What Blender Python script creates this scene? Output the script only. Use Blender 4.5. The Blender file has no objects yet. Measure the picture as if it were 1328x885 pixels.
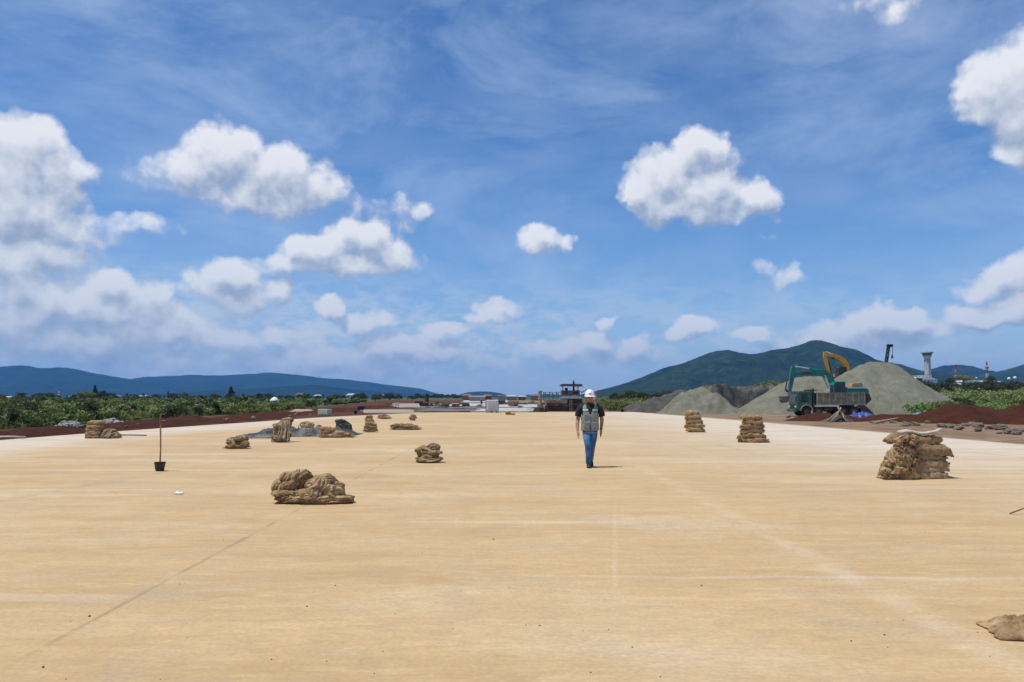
import bpy, bmesh, math, random
import numpy as np
from mathutils import Vector, Matrix, noise, Euler
sc = bpy.context.scene
COL = sc.collection
R = math.radians

# ------------------------------------------------------------------ camera
CAM_H = 1.64
FPX = 996.0
PITCH = math.atan((516 - 442.5) / FPX)
cam_d = bpy.data.cameras.new('camera'); cam = bpy.data.objects.new('camera', cam_d); COL.objects.link(cam)
cam_d.sensor_width = 36.0; cam_d.lens = 36.0 * FPX / 1328
cam_d.clip_start = 0.05; cam_d.clip_end = 60000
cam.location = (0, 0, CAM_H); cam.rotation_euler = (math.pi/2 + PITCH, 0, 0)
sc.camera = cam
sc.view_settings.view_transform = 'Standard'; sc.view_settings.look = 'None'
sc.view_settings.exposure = 0.0; sc.view_settings.gamma = 1.0
sc.view_settings.use_curve_mapping = False
sc.cycles.use_denoising = True
sc.cycles.use_adaptive_sampling = True
sc.cycles.adaptive_threshold = 0.012
sc.cycles.max_bounces = 5
sc.cycles.transparent_max_bounces = 8
sc.cycles.volume_bounces = 0

def ray(px, py):
    a = px - 664.0; b = 442.5 - py
    c, s = math.cos(PITCH), math.sin(PITCH)
    return Vector((a, FPX*c - b*s, FPX*s + b*c))
def G(px, py, z=0.0):
    """ground point seen at photo pixel"""
    d = ray(px, py); t = (z - CAM_H) / d.z
    return Vector((d.x*t, d.y*t, z))
def PT(px, py, D):
    d = ray(px, py); t = D / d.y
    return Vector((d.x*t, D, CAM_H + d.z*t))
def AX(px, D):
    return (px - 664.0) / FPX * D

# ------------------------------------------------------------------ sun
SUNV = Vector((-0.32, -0.11, 0.94)).normalized()
sl = bpy.data.lights.new('sun', 'SUN'); sl.energy = 4.3; sl.angle = R(0.5); sl.color = (1.0, 0.955, 0.88)
so = bpy.data.objects.new('sun', sl); COL.objects.link(so)
so.rotation_euler = (-SUNV).to_track_quat('-Z', 'Y').to_euler(); so.location = (0, 0, 50)

# ------------------------------------------------------------------ node helpers
class NT:
    def __init__(s, tree): s.t = tree; s.n = tree.nodes; s.l = tree.links
    def node(s, typ, **kw):
        n = s.n.new(typ)
        for k, v in kw.items(): setattr(n, k, v)
        return n
    def _in(s, sock, v):
        if v is None: return
        if isinstance(v, bpy.types.NodeSocket): s.l.new(v, sock)
        else: sock.default_value = v
    def m(s, op, a, b=None, c=None, clamp=False):
        n = s.n.new('ShaderNodeMath'); n.operation = op; n.use_clamp = clamp
        s._in(n.inputs[0], a); s._in(n.inputs[1], b); s._in(n.inputs[2], c)
        return n.outputs[0]
    def v(s, op, a, b=None, c=None):
        n = s.n.new('ShaderNodeVectorMath'); n.operation = op
        s._in(n.inputs[0], a); s._in(n.inputs[1], b); s._in(n.inputs[2], c)
        return n.outputs[1] if op in ('LENGTH', 'DOT_PRODUCT', 'DISTANCE') else n.outputs[0]
    def xyz(s, x, y, z):
        n = s.n.new('ShaderNodeCombineXYZ'); s._in(n.inputs[0], x); s._in(n.inputs[1], y); s._in(n.inputs[2], z); return n.outputs[0]
    def sep(s, v):
        n = s.n.new('ShaderNodeSeparateXYZ'); s._in(n.inputs[0], v); return n.outputs
    def noise(s, vec, scale, detail=4, rough=0.55, dist=0.0, color=False, typ='FBM', lac=2.0):
        n = s.n.new('ShaderNodeTexNoise'); n.noise_type = typ
        s._in(n.inputs['Vector'], vec); s._in(n.inputs['Scale'], scale)
        n.inputs['Detail'].default_value = detail; n.inputs['Roughness'].default_value = rough
        n.inputs['Lacunarity'].default_value = lac; n.inputs['Distortion'].default_value = dist
        return n.outputs[1] if color else n.outputs[0]
    def voro(s, vec, scale, feat='F1', out=0, rand=1.0):
        n = s.n.new('ShaderNodeTexVoronoi'); n.feature = feat
        s._in(n.inputs['Vector'], vec); s._in(n.inputs['Scale'], scale); n.inputs['Randomness'].default_value = rand
        return n.outputs[out]
    def mix(s, f, a, b, blend='MIX'):
        n = s.n.new('ShaderNodeMix'); n.data_type = 'RGBA'; n.blend_type = blend; n.clamp_factor = True
        s._in(n.inputs[0], f)
        for i, v in ((6, a), (7, b)):
            if isinstance(v, tuple) and len(v) == 3: v = (*v, 1)
            s._in(n.inputs[i], v)
        return n.outputs[2]
    def ramp(s, f, lo, hi, a=0.0, b=1.0, smooth=False):
        n = s.n.new('ShaderNodeMapRange'); n.clamp = True
        if smooth: n.interpolation_type = 'SMOOTHSTEP'
        s._in(n.inputs[0], f); s._in(n.inputs[1], lo); s._in(n.inputs[2], hi); s._in(n.inputs[3], a); s._in(n.inputs[4], b)
        return n.outputs[0]

# ------------------------------------------------------------------ world: sky + clouds
world = bpy.data.worlds.new('World'); sc.world = world; world.use_nodes = True
world.cycles.sampling_method = 'MANUAL'; world.cycles.sample_map_resolution = 256
def azel(px, py):
    d = ray(px, py); L = d.length
    return math.atan2(d.x, d.y), math.asin(d.z / L)
SHARP = [ # cx, cy, rx, ry, strength
 (905,200,34,34,1),(868,232,50,38,1),(838,248,34,32,1),(915,245,52,45,1),(880,272,56,22,.9),(828,258,22,18,.7),(982,262,26,26,.85),(955,282,34,12,.7),
 (1300,112,44,42,1),(1330,92,40,42,1),(1277,140,28,20,.8),(1345,150,50,48,1),(1318,200,24,14,.7),
 (1125,2,34,13,.5),(1165,16,26,14,.45),
 (45,190,40,36,1),(15,222,60,60,1),(76,222,38,36,.9),(88,252,24,30,.7),(20,270,66,38,.9),(-60,240,50,60,1),
 (292,203,50,36,1),(250,224,48,26,.8),(325,225,48,30,.95),(372,226,52,36,.95),(415,242,34,24,.7),(330,250,80,26,.7),(195,222,32,18,.3),(470,268,36,16,.4),(528,275,38,20,.45),
 (468,308,42,28,.9),(418,324,48,22,.85),(505,328,42,22,.8),(372,340,46,12,.65),(440,342,96,14,.75),
 (296,357,34,22,.9),(264,372,34,20,.75),(345,374,36,22,.65),(318,392,54,20,.55),
 (144,366,24,24,.9),(112,396,26,22,.75),(182,384,32,22,.85),(150,404,62,20,.7),
 (699,309,28,17,.8),(726,312,24,12,.7),
 (426,401,17,16,.8),(478,417,36,14,.6),(642,405,32,14,.6),(620,413,22,8,.5),
 (908,421,25,12,.75),(886,434,20,10,.65),(974,433,30,9.5,.75),(1001,347,18,10,.5),(1020,356,24,15,.6),
 (1138,410,32,15,.85),(1172,413,26,13,.8),(1105,424,26,13,.6),(1066,432,34,14,.7),(1150,430,66,20,.55),(1060,446,60,10,.4),
 (1312,362,36,22,.9),(1278,376,32,12,.8),(1350,352,40,28,.95),(1276,407,34,14,.8),(1330,402,28,16,.7),
 (576,430,28,9,.6),(775,444,24,14,.6),(823,451,20,12,.5),(722,458,52,14,.45),(540,455,60,16,.55),(500,448,36,12,.5),(305,432,26,10,.5),(225,438,28,12,.45),(990,311,10,6,.3),(790,418,13,8,.4),(645,470,34,10,.4),(790,460,70,12,.35),
 (15,335,64,46,.85),(30,392,84,52,.8),(95,300,60,22,.55),(110,440,90,26,.6),(300,440,90,20,.45),(420,470,110,20,.45),(200,475,110,16,.45),(130,290,80,16,.5),(85,330,40,20,.45),(60,440,70,22,.5),(210,420,60,16,.4),
]
wt = NT(world.node_tree); wt.n.clear()
def build_field():
    g = bpy.data.node_groups.new('cloud_field', 'ShaderNodeTree')
    g.interface.new_socket('P', in_out='INPUT', socket_type='NodeSocketVector')
    g.interface.new_socket('F', in_out='OUTPUT', socket_type='NodeSocketFloat'); g.interface.new_socket('A', in_out='OUTPUT', socket_type='NodeSocketFloat')
    t = NT(g); gi = g.nodes.new('NodeGroupInput'); go = g.nodes.new('NodeGroupOutput')
    p = gi.outputs[0]
    w1 = t.noise(p, 16.0, 4, 0.6, color=True)
    w1 = t.v('SUBTRACT', w1, (0.5, 0.5, 0.5))
    pw = t.v('MULTIPLY_ADD', w1, (0.055, 0.045, 0.0), p)
    acc = None
    for cx, cy, rx, ry, s in SHARP:
        a, e = azel(cx, cy); k = 1.14
        ra = rx*k/FPX; re = ry*k/FPX
        if cy > 395: s = min(1.0, s+0.20); re *= 1.12; ra *= 1.1
        q = t.v('MULTIPLY_ADD', pw, (1/ra, 1/re, 0), (-a/ra, -e/re, 0)); L = t.v('DOT_PRODUCT', q, q)
        f = t.m('MULTIPLY_ADD', L, -s*0.80, s*0.92)
        acc = f if acc is None else t.m('SMOOTH_MAX', acc, f, 0.38)
    acc = t.m('MAXIMUM', acc, -0.8)
    n1 = t.noise(p, 30.0, 8, 0.58, 0.2)
    n2 = t.noise(p, 9.0, 3, 0.5)
    vw = t.v('MULTIPLY_ADD', w1, (0.03, 0.03, 0.0), p)
    bil = t.m('ADD', t.voro(vw, 30.0), t.m('MULTIPLY', t.voro(vw, 75.0), 0.45))
    f = t.m('MULTIPLY_ADD', n1, 0.95, acc)
    f = t.m('MULTIPLY_ADD', bil, -0.36, f)
    f = t.m('MULTIPLY_ADD', n2, 0.45, f)
    t.l.new(t.m('SUBTRACT', f, 0.545), go.inputs[0])
    t.l.new(acc, go.inputs[1])
    return g
FIELD = build_field()
tc = wt.node('ShaderNodeTexCoord')
dx, dy, dz = wt.sep(wt.v('NORMALIZE', tc.outputs['Generated']))
az = wt.m('ARCTAN2', dx, dy); el = wt.m('ARCSINE', dz)
P = wt.xyz(az, el, 0.0)
def field(vec):
    n = wt.node('ShaderNodeGroup'); n.node_tree = FIELD; wt.l.new(vec, n.inputs[0]); return n.outputs
F0, A0 = field(P)[:2]
F1, A1 = field(wt.v('ADD', P, (-0.006, 0.020, 0)))[:2]
gA = wt.m('SUBTRACT', A0, A1)
gN = wt.m('SUBTRACT', wt.m('SUBTRACT', F0, F1), gA)
grad = wt.m('MULTIPLY_ADD', gN, 0.48, wt.m('MULTIPLY', gA, 0.60))
sky = wt.node('ShaderNodeTexSky'); sky.sky_type = 'NISHITA'; sky.sun_disc = False
sky.sun_elevation = math.asin(SUNV.z); sky.sun_rotation = math.atan2(SUNV.x, SUNV.y)
sky.altitude = 900; sky.air_density = 1.0; sky.dust_density = 0.4; sky.ozone_density = 3.0
SKYK = 0.110
hsv = wt.node('ShaderNodeHueSaturation'); hsv.inputs['Saturation'].default_value = 1.20
wt.l.new(sky.outputs[0], hsv.inputs['Color'])
skyc = wt.v('MULTIPLY', hsv.outputs[0], (SKYK*0.93, SKYK*1.04, SKYK*1.17))
# thin high veil and streaks of cirrus
cv = wt.v('MULTIPLY', P, (3.0, 9.0, 1.0))
ci = wt.noise(cv, 1.4, 7, 0.62, 0.25)
ci2 = wt.noise(P, 2.2, 3, 0.5)
veil = wt.m('MULTIPLY', wt.ramp(ci, 0.34, 0.80), wt.ramp(ci2, 0.32, 0.66))
wisp = wt.noise(wt.v('MULTIPLY', P, (1.3, 2.8, 1.0)), 2.6, 7, 0.60, 0.4)
veil = wt.m('MAXIMUM', veil, wt.m('MULTIPLY', wt.ramp(wisp, 0.44, 0.70), 0.85))
# low haze clouds close to the horizon
lo = wt.noise(wt.v('MULTIPLY', P, (1.0, 2.4, 1)), 17.0, 7, 0.62, 0.2)
lom = wt.m('MULTIPLY', wt.m('MULTIPLY', wt.ramp(el, 0.17, 0.07), wt.ramp(el, 0.0, 0.04)), wt.ramp(lo, 0.43, 0.57))
low = wt.ramp(el, 0.24, 0.0, 0.0, 1.0)
lsec = wt.ramp(az, 0.3, -0.25, 0.40, 1.0)
col = wt.mix(wt.m('MULTIPLY', veil, 0.60), skyc, (0.55, 0.68, 0.90))
col = wt.mix(wt.m('MULTIPLY', wt.m('MULTIPLY', low, low), 0.74), col, (0.44, 0.55, 0.71))
col = wt.mix(wt.m('MULTIPLY', wt.m('MULTIPLY', lom, lsec), 0.85), col, (0.70, 0.75, 0.83))
# cumulus
alpha = wt.ramp(F0, -0.06, 0.50, 0, 1, True)
lit = wt.ramp(grad, -0.22, 0.25, 0, 1, True)
thick = wt.ramp(F0, 0.1, 1.1, 0, 1)
lit = wt.m('ADD', wt.m('MULTIPLY', lit, wt.ramp(thick, 0, 1, 1.0, 0.86)), 0.0, clamp=True)
ccol = wt.mix(wt.m('POWER', lit, 0.8), (0.33, 0.41, 0.56), (0.92, 0.93, 0.96))
far = wt.m('MULTIPLY', wt.ramp(el, 0.20, 0.02), 0.42)
ccol = wt.mix(far, ccol, (0.45, 0.53, 0.66))
col = wt.mix(wt.m('MULTIPLY', alpha, 0.95), col, ccol)
bg = wt.node('ShaderNodeBackground'); wt.l.new(col, bg.inputs[0]); bg.inputs[1].default_value = 1.0
wo = wt.node('ShaderNodeOutputWorld'); wt.l.new(bg.outputs[0], wo.inputs[0])

# ------------------------------------------------------------------ tags and mesh helpers
def tag(o, label=None, cat=None, group=None, kind=None):
    if label: o['label'] = label
    if cat: o['category'] = cat
    if group: o['group'] = group
    if kind: o['kind'] = kind
    return o
def empty(name, loc=(0, 0, 0), rz=0.0, **kw):
    o = bpy.data.objects.new(name, None); COL.objects.link(o)
    o.location = loc; o.rotation_euler = (0, 0, rz); o.empty_display_size = 0.2
    tag(o, **kw); return o
def children(o): return [c for c in bpy.data.objects if c.parent == o]
def copy_tree(o, kids, parent=None):
    c = o.copy(); COL.objects.link(c); c.parent = parent
    for k, sub in kids: copy_tree(k, sub, c)
    return c
def tree_of(o): return [(c, tree_of(c)) for c in children(o)]

class MB:
    def __init__(s): s.V = []; s.F = []
    def add(s, vs, fs, M=None):
        b = len(s.V)
        for v in vs:
            v = Vector(v)
            if M is not None: v = M @ v
            s.V.append(tuple(v))
        for f in fs: s.F.append(tuple(i + b for i in f))
        return s
    def box(s, cx, cy, cz, sx, sy, sz, M=None, taper=(1, 1)):
        hx, hy, hz = sx/2, sy/2, sz/2; tx, ty = taper
        vs = [(cx-hx,cy-hy,cz-hz),(cx+hx,cy-hy,cz-hz),(cx+hx,cy+hy,cz-hz),(cx-hx,cy+hy,cz-hz),
              (cx-hx*tx,cy-hy*ty,cz+hz),(cx+hx*tx,cy-hy*ty,cz+hz),(cx+hx*tx,cy+hy*ty,cz+hz),(cx-hx*tx,cy+hy*ty,cz+hz)]
        return s.add(vs, [(0,3,2,1),(4,5,6,7),(0,1,5,4),(1,2,6,5),(2,3,7,6),(3,0,4,7)], M)
    def prism(s, prof, y0, y1, M=None):
        """profile in x,z extruded along y"""
        n = len(prof)
        vs = [(p[0], y0, p[1]) for p in prof] + [(p[0], y1, p[1]) for p in prof]
        fs = [tuple(range(n)), tuple(range(2*n-1, n-1, -1))]
        fs += [(i, i+n, (i+1) % n + n, (i+1) % n) for i in range(n)]
        return s.add(vs, fs, M)
    def cyl(s, p0, p1, r0, r1=None, n=12, caps=True, sq=1.0):
        if r1 is None: r1 = r0
        return s.tube([p0, p1], [r0, r1], n, caps, sq)
    def tube(s, pts, rad, n=10, caps=True, sq=1.0, up=None):
        pts = [Vector(p) for p in pts]; b = len(s.V); m = len(pts)
        prev = None
        for i, p in enumerate(pts):
            t = (pts[min(i+1, m-1)] - pts[max(i-1, 0)]).normalized()
            if prev is None:
                u = Vector(up) if up else (Vector((0, 0, 1)) if abs(t.z) < 0.9 else Vector((1, 0, 0)))
                a = t.cross(u).normalized()
            else:
                a = (prev - t*prev.dot(t)).normalized()
            prev = a; c = t.cross(a)
            r = rad[i]
            ra, rc = (r if isinstance(r, tuple) else (r, r*sq))
            for k in range(n):
                th = 2*math.pi*k/n
                s.V.append(tuple(p + a*(math.cos(th)*ra) + c*(math.sin(th)*rc)))
        for i in range(m-1):
            for k in range(n):
                k2 = (k+1) % n
                s.F.append((b+i*n+k, b+i*n+k2, b+(i+1)*n+k2, b+(i+1)*n+k))
        if caps:
            s.F.append(tuple(b+k for k in range(n-1, -1, -1))); s.F.append(tuple(b+(m-1)*n+k for k in range(n)))
        return s
    def ell(s, c, r, nu=16, nv=10, e=1.0, fn=None, M=None):
        vs = []; fs = []
        def pw(x): return math.copysign(abs(x)**e, x)
        for j in range(nv+1):
            ph = math.pi*j/nv
            for i in range(nu):
                th = 2*math.pi*i/nu
                d = Vector((pw(math.sin(ph))*pw(math.cos(th)), pw(math.sin(ph))*pw(math.sin(th)), pw(math.cos(ph))))
                k = fn(d) if fn else 1.0
                vs.append((c[0]+d.x*r[0]*k, c[1]+d.y*r[1]*k, c[2]+d.z*r[2]*k))
        for j in range(nv):
            for i in range(nu):
                i2 = (i+1) % nu
                fs.append((j*nu+i, (j+1)*nu+i, (j+1)*nu+i2, j*nu+i2))
        return s.add(vs, fs, M)
    def build(s, name, mat, parent=None, smooth=False, bevel=0.0, loc=None, weld=False):
        me = bpy.data.meshes.new(name); me.from_pydata(s.V, [], s.F); me.validate(); me.update()
        bm = bmesh.new(); bm.from_mesh(me)
        if weld: bmesh.ops.remove_doubles(bm, verts=bm.verts, dist=1e-5)
        bmesh.ops.recalc_face_normals(bm, faces=bm.faces)
        bm.to_mesh(me); bm.free()
        if mat: me.materials.append(mat)
        if smooth:
            me.polygons.foreach_set('use_smooth', [True]*len(me.polygons))
        o = bpy.data.objects.new(name, me); COL.objects.link(o)
        if parent: o.parent = parent
        if loc is not None: o.location = loc
        if bevel:
            b = o.modifiers.new('bevel', 'BEVEL'); b.width = bevel; b.segments = 2; b.limit_method = 'ANGLE'
        return o
def np_mesh(name, V, quads, mat, smooth=False):
    me = bpy.data.meshes.new(name)
    nv, nf = len(V), len(quads)
    me.vertices.add(nv); me.vertices.foreach_set('co', V.astype(np.float32).ravel())
    me.loops.add(nf*4); me.loops.foreach_set('vertex_index', quads.astype(np.int32).ravel())
    me.polygons.add(nf); me.polygons.foreach_set('loop_start', np.arange(0, nf*4, 4, dtype=np.int32))
    me.polygons.foreach_set('loop_total', np.full(nf, 4, dtype=np.int32))
    if smooth: me.polygons.foreach_set('use_smooth', np.ones(nf, dtype=bool))
    me.update(calc_edges=True)
    if mat: me.materials.append(mat)
    return me
def link_mesh(name, me, parent=None, loc=(0, 0, 0)):
    o = bpy.data.objects.new(name, me); COL.objects.link(o); o.location = loc
    if parent: o.parent = parent
    return o
def sstep(a, b, x):
    t = min(1, max(0, (x-a)/(b-a))); return t*t*(3-2*t)

# ------------------------------------------------------------------ materials
MATS = {}
def pmat(name, color, rough=0.6, metal=0.0, vary=0.15, scale=6.0, bump=0.0, bscale=40.0, dirt=None, spec=0.5, objvar=0.0, coat=0.0, trans=0.0):
    if name in MATS: return MATS[name]
    m = bpy.data.materials.new(name); m.use_nodes = True; t = NT(m.node_tree)
    b = m.node_tree.nodes['Principled BSDF']
    tcn = t.node('ShaderNodeTexCoord'); o = tcn.outputs['Object']
    n = t.noise(o, scale, 5, 0.6)
    dark = tuple(c*(1-vary*1.6) for c in color); lite = tuple(min(1, c*(1+vary)) for c in color)
    c = t.mix(t.ramp(n, 0.3, 0.7), dark, lite)
    if dirt:
        n2 = t.noise(o, scale*0.45, 6, 0.65)
        c = t.mix(t.ramp(n2, 0.48, 0.66, 0, dirt[3]), c, dirt[:3])
    if objvar:
        oi = t.node('ShaderNodeObjectInfo')
        h = t.node('ShaderNodeHueSaturation'); t.l.new(c, h.inputs['Color'])
        t.l.new(t.ramp(oi.outputs['Random'], 0, 1, 1-objvar, 1+objvar), h.inputs['Value'])
        c = h.outputs[0]
    t.l.new(c, b.inputs['Base Color'])
    t.l.new(t.ramp(n, 0.3, 0.7, max(0.02, rough-0.08), min(1, rough+0.08)), b.inputs['Roughness'])
    b.inputs['Metallic'].default_value = metal; b.inputs['Specular IOR Level'].default_value = spec
    b.inputs['Coat Weight'].default_value = coat
    if bump:
        bn = t.node('ShaderNodeBump'); bn.inputs['Strength'].default_value = bump; bn.inputs['Distance'].default_value = 0.02
        t.l.new(t.noise(o, bscale, 4, 0.6), bn.inputs['Height']); t.l.new(bn.outputs[0], b.inputs['Normal'])
    MATS[name] = m; return m

def concrete_mat():
    m = bpy.data.materials.new('runway_concrete'); m.use_nodes = True; t = NT(m.node_tree)
    b = m.node_tree.nodes['Principled BSDF']
    o = t.node('ShaderNodeTexCoord').outputs['Object']
    x, y, z = t.sep(o)
    wv = t.v('SUBTRACT', t.noise(o, 0.35, 3, 0.5, color=True), (0.5, 0.5, 0.5))
    ow = t.v('MULTIPLY_ADD', wv, (0.5, 0.5, 0), o)
    s1 = t.noise(t.v('MULTIPLY', ow, (0.16, 1.0, 1)), 1.2, 6, 0.66)      # broad brushed bands across the strip
    s2 = t.noise(t.v('MULTIPLY', ow, (0.32, 1.3, 1)), 3.6, 7, 0.74)
    s3 = t.noise(t.v('MULTIPLY', ow, (0.55, 1.1, 1)), 9.0, 6, 0.78)      # fine streaks
    big = t.noise(o, 0.11, 4, 0.55)
    mid = t.noise(o, 0.9, 6, 0.6)
    fine = t.noise(o, 26.0, 5, 0.65)
    A, B, C = (0.60, 0.418, 0.205), (0.72, 0.54, 0.305), (0.475, 0.315, 0.145)
    c = t.mix(t.ramp(s1, 0.32, 0.68), C, A)
    pat = t.noise(t.v('MULTIPLY', ow, (0.55, 1.0, 1)), 0.28, 5, 0.6)
    c = t.mix(t.ramp(pat, 0.50, 0.66, 0.0, 0.55), c, (0.68, 0.545, 0.365))
    c = t.mix(t.ramp(pat, 0.46, 0.34, 0.0, 0.50), c, (0.44, 0.305, 0.165))
    c = t.mix(t.m('MULTIPLY', t.ramp(s2, 0.50, 0.74), 0.60), c, B)
    c = t.mix(t.m('MULTIPLY', t.ramp(mid, 0.50, 0.72), 0.35), c, (0.55, 0.43, 0.285))
    c = t.mix(t.ramp(s3, 0.44, 0.66, 0.0, 0.50), c, (0.40, 0.285, 0.17))
    c = t.mix(t.ramp(s3, 0.40, 0.28, 0.0, 0.45), c, (0.66, 0.52, 0.35))
    c = t.mix(t.m('MULTIPLY', t.ramp(mid, 0.46, 0.28), 0.35), c, (0.42, 0.29, 0.165))
    # paler, almost white lanes towards both edges
    ex = t.m('MULTIPLY_ADD', t.m('SUBTRACT', big, 0.5), 9.0, x)
    yb = t.m('MULTIPLY', y, 0.075)
    re = t.ramp(t.m('SUBTRACT', ex, 3.0), 0.0, 9.5)
    le = t.ramp(t.m('MULTIPLY', t.m('ADD', ex, 13.0), -1.0), 0.0, 3.5)
    edge = t.m('MAXIMUM', re, le)
    depth = t.ramp(y, 10.0, 26.0)
    wm = t.m('MULTIPLY', t.m('MULTIPLY', edge, depth), t.ramp(s1, 0.30, 0.56, 0.35, 1.0))
    c = t.mix(t.m('MULTIPLY', wm, 0.74), c, (0.66, 0.60, 0.51))
    thin = t.noise(t.v('MULTIPLY', ow, (0.02, 1.0, 1)), 2.4, 3, 0.5)
    tm = t.m('MULTIPLY', t.ramp(thin, 0.585, 0.64), t.ramp(t.noise(o, 0.16, 3, 0.5), 0.47, 0.6))
    c = t.mix(t.m('MULTIPLY', tm, 0.4), c, (0.70, 0.61, 0.49))
    # grey worn patches
    gp = t.m('MULTIPLY', t.ramp(t.noise(ow, 0.55, 7, 0.7), 0.53, 0.66), t.ramp(fine, 0.35, 0.6))
    c = t.mix(t.m('MULTIPLY', gp, 0.62), c, (0.40, 0.325, 0.225))
    # tyre scuffs along the strip
    sc_ = t.noise(t.v('MULTIPLY', ow, (1.6, 0.05, 1)), 1.1, 5, 0.6)
    c = t.mix(t.m('MULTIPLY', t.ramp(sc_, 0.60, 0.70), 0.22), c, (0.36, 0.27, 0.17))
    # construction joints (lines running down the strip)
    def joint(p0, p1, w, colr, k, y0=0, y1=200):
        nonlocal c
        d = (p1 - p0); d.normalize(); nx, ny = -d.y, d.x
        dist = t.m('ABSOLUTE', t.m('ADD', t.m('MULTIPLY_ADD', x, nx, t.m('MULTIPLY', y, ny)), -(p0.x*nx + p0.y*ny)))
        dist = t.m('MULTIPLY_ADD', t.m('SUBTRACT', mid, 0.5), 0.10, dist)
        f = t.m('MULTIPLY', t.ramp(dist, w, w*0.3), t.ramp(t.noise(o, 1.7, 4, 0.6), 0.42, 0.60, 0.12, 1))
        f = t.m('MULTIPLY', f, t.m('MULTIPLY', t.ramp(y, y1, y1*0.72), t.ramp(y, y0-.5, y0+2.0)))
        c = t.mix(t.m('MULTIPLY', f, k), c, colr)
    joint(G(0, 870), G(370, 670), 0.035, (0.24, 0.18, 0.11), 0.55, 0, 30)
    joint(G(1230, 817), G(1000, 695), 0.22, (0.70, 0.58, 0.41), 0.34, 3, 24)
    joint(G(0, 650), G(230, 610), 0.16, (0.36, 0.26, 0.16), 0.34, 0, 26)
    joint(G(797, 780), G(797, 690), 0.04, (0.70, 0.58, 0.42), 0.30, 6, 13)
    c = t.mix(t.ramp(fine, 0.36, 0.66, 0.0, 0.55), c, t.mix(0.5, c, (0.26, 0.18, 0.09)))
    sp = t.m('MULTIPLY', t.ramp(t.voro(o, 9.0), 0.085, 0.05), t.ramp(t.noise(o, 1.3, 3, 0.6), 0.50, 0.62))
    c = t.mix(t.m('MULTIPLY', sp, 0.55), c, (0.16, 0.12, 0.08))
    t.l.new(c, b.inputs['Base Color']); b.inputs['Roughness'].default_value = 0.85
    b.inputs['Specular IOR Level'].default_value = 0.25
    bn = t.node('ShaderNodeBump'); bn.inputs['Strength'].default_value = 0.35; bn.inputs['Distance'].default_value = 0.006
    h = t.m('ADD', t.noise(t.v('MULTIPLY', o, (0.6, 1, 1)), 30, 4, 0.7), t.m('MULTIPLY', fine, 0.6))
    t.l.new(h, bn.inputs['Height']); t.l.new(bn.outputs[0], b.inputs['Normal'])
    return m
def earth_mat():
    """open ground: red laterite beside the strip, olive grass and scrub farther out"""
    m = bpy.data.materials.new('ground_earth'); m.use_nodes = True; t = NT(m.node_tree)
    b = m.node_tree.nodes['Principled BSDF']
    o = t.node('ShaderNodeTexCoord').outputs['Object']; x, y, z = t.sep(o)
    n = t.noise(o, 0.35, 6, 0.65); n2 = t.noise(o, 2.5, 6, 0.7); n3 = t.noise(o, 0.03, 5, 0.6)
    red = t.mix(t.ramp(n2, 0.35, 0.65), (0.060, 0.024, 0.015), (0.135, 0.062, 0.038))
    tan = t.mix(t.ramp(n2, 0.3, 0.7), (0.23, 0.15, 0.09), (0.36, 0.26, 0.165))
    side = t.ramp(t.m('MULTIPLY_ADD', t.m('SUBTRACT', n, 0.5), 14, x), -16, -10)
    dirt = t.mix(t.m('MULTIPLY', side, t.ramp(n, 0.36, 0.60, 0.45, 1)), red, tan)
    grass = t.mix(t.ramp(n, 0.35, 0.65), (0.05, 0.07, 0.022), (0.11, 0.125, 0.048))
    grass = t.mix(t.ramp(n3, 0.5, 0.7), grass, (0.12, 0.105, 0.05))
    # grass starts past the verge on each side, farther out beyond the works
    wob = t.m('MULTIPLY', t.m('SUBTRACT', n3, 0.5), 16)
    lft = t.m('MULTIPLY_ADD', t.m('MAXIMUM', t.m('SUBTRACT', y, 95), 0), 0.13, 31.5)
    gl = t.ramp(t.m('SUBTRACT', t.m('MULTIPLY', x, -1), lft), -1.5, 1.5)
    rgt = t.m('MULTIPLY_ADD', t.m('ABSOLUTE', t.m('SUBTRACT', y, 85)), 0.02, 50.0)
    gr = t.ramp(t.m('ADD', t.m('SUBTRACT', x, rgt), wob), -2, 3)
    gf = t.ramp(t.m('ADD', y, t.m('MULTIPLY', wob, 8)), 430, 560)
    g2 = t.m('MULTIPLY', t.ramp(y, 118, 132), t.ramp(x, 19, 23))
    gm = t.m('MAXIMUM', t.m('MAXIMUM', gl, gr), t.m('MAXIMUM', gf, g2))
    c = t.mix(gm, dirt, grass)
    t.l.new(c, b.inputs['Base Color']); b.inputs['Roughness'].default_value = 0.95; b.inputs['Specular IOR Level'].default_value = 0.1
    bn = t.node('ShaderNodeBump'); bn.inputs['Strength'].default_value = 0.8; bn.inputs['Distance'].default_value = 0.25
    t.l.new(n2, bn.inputs['Height']); t.l.new(bn.outputs[0], b.inputs['Normal'])
    return m
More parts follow.
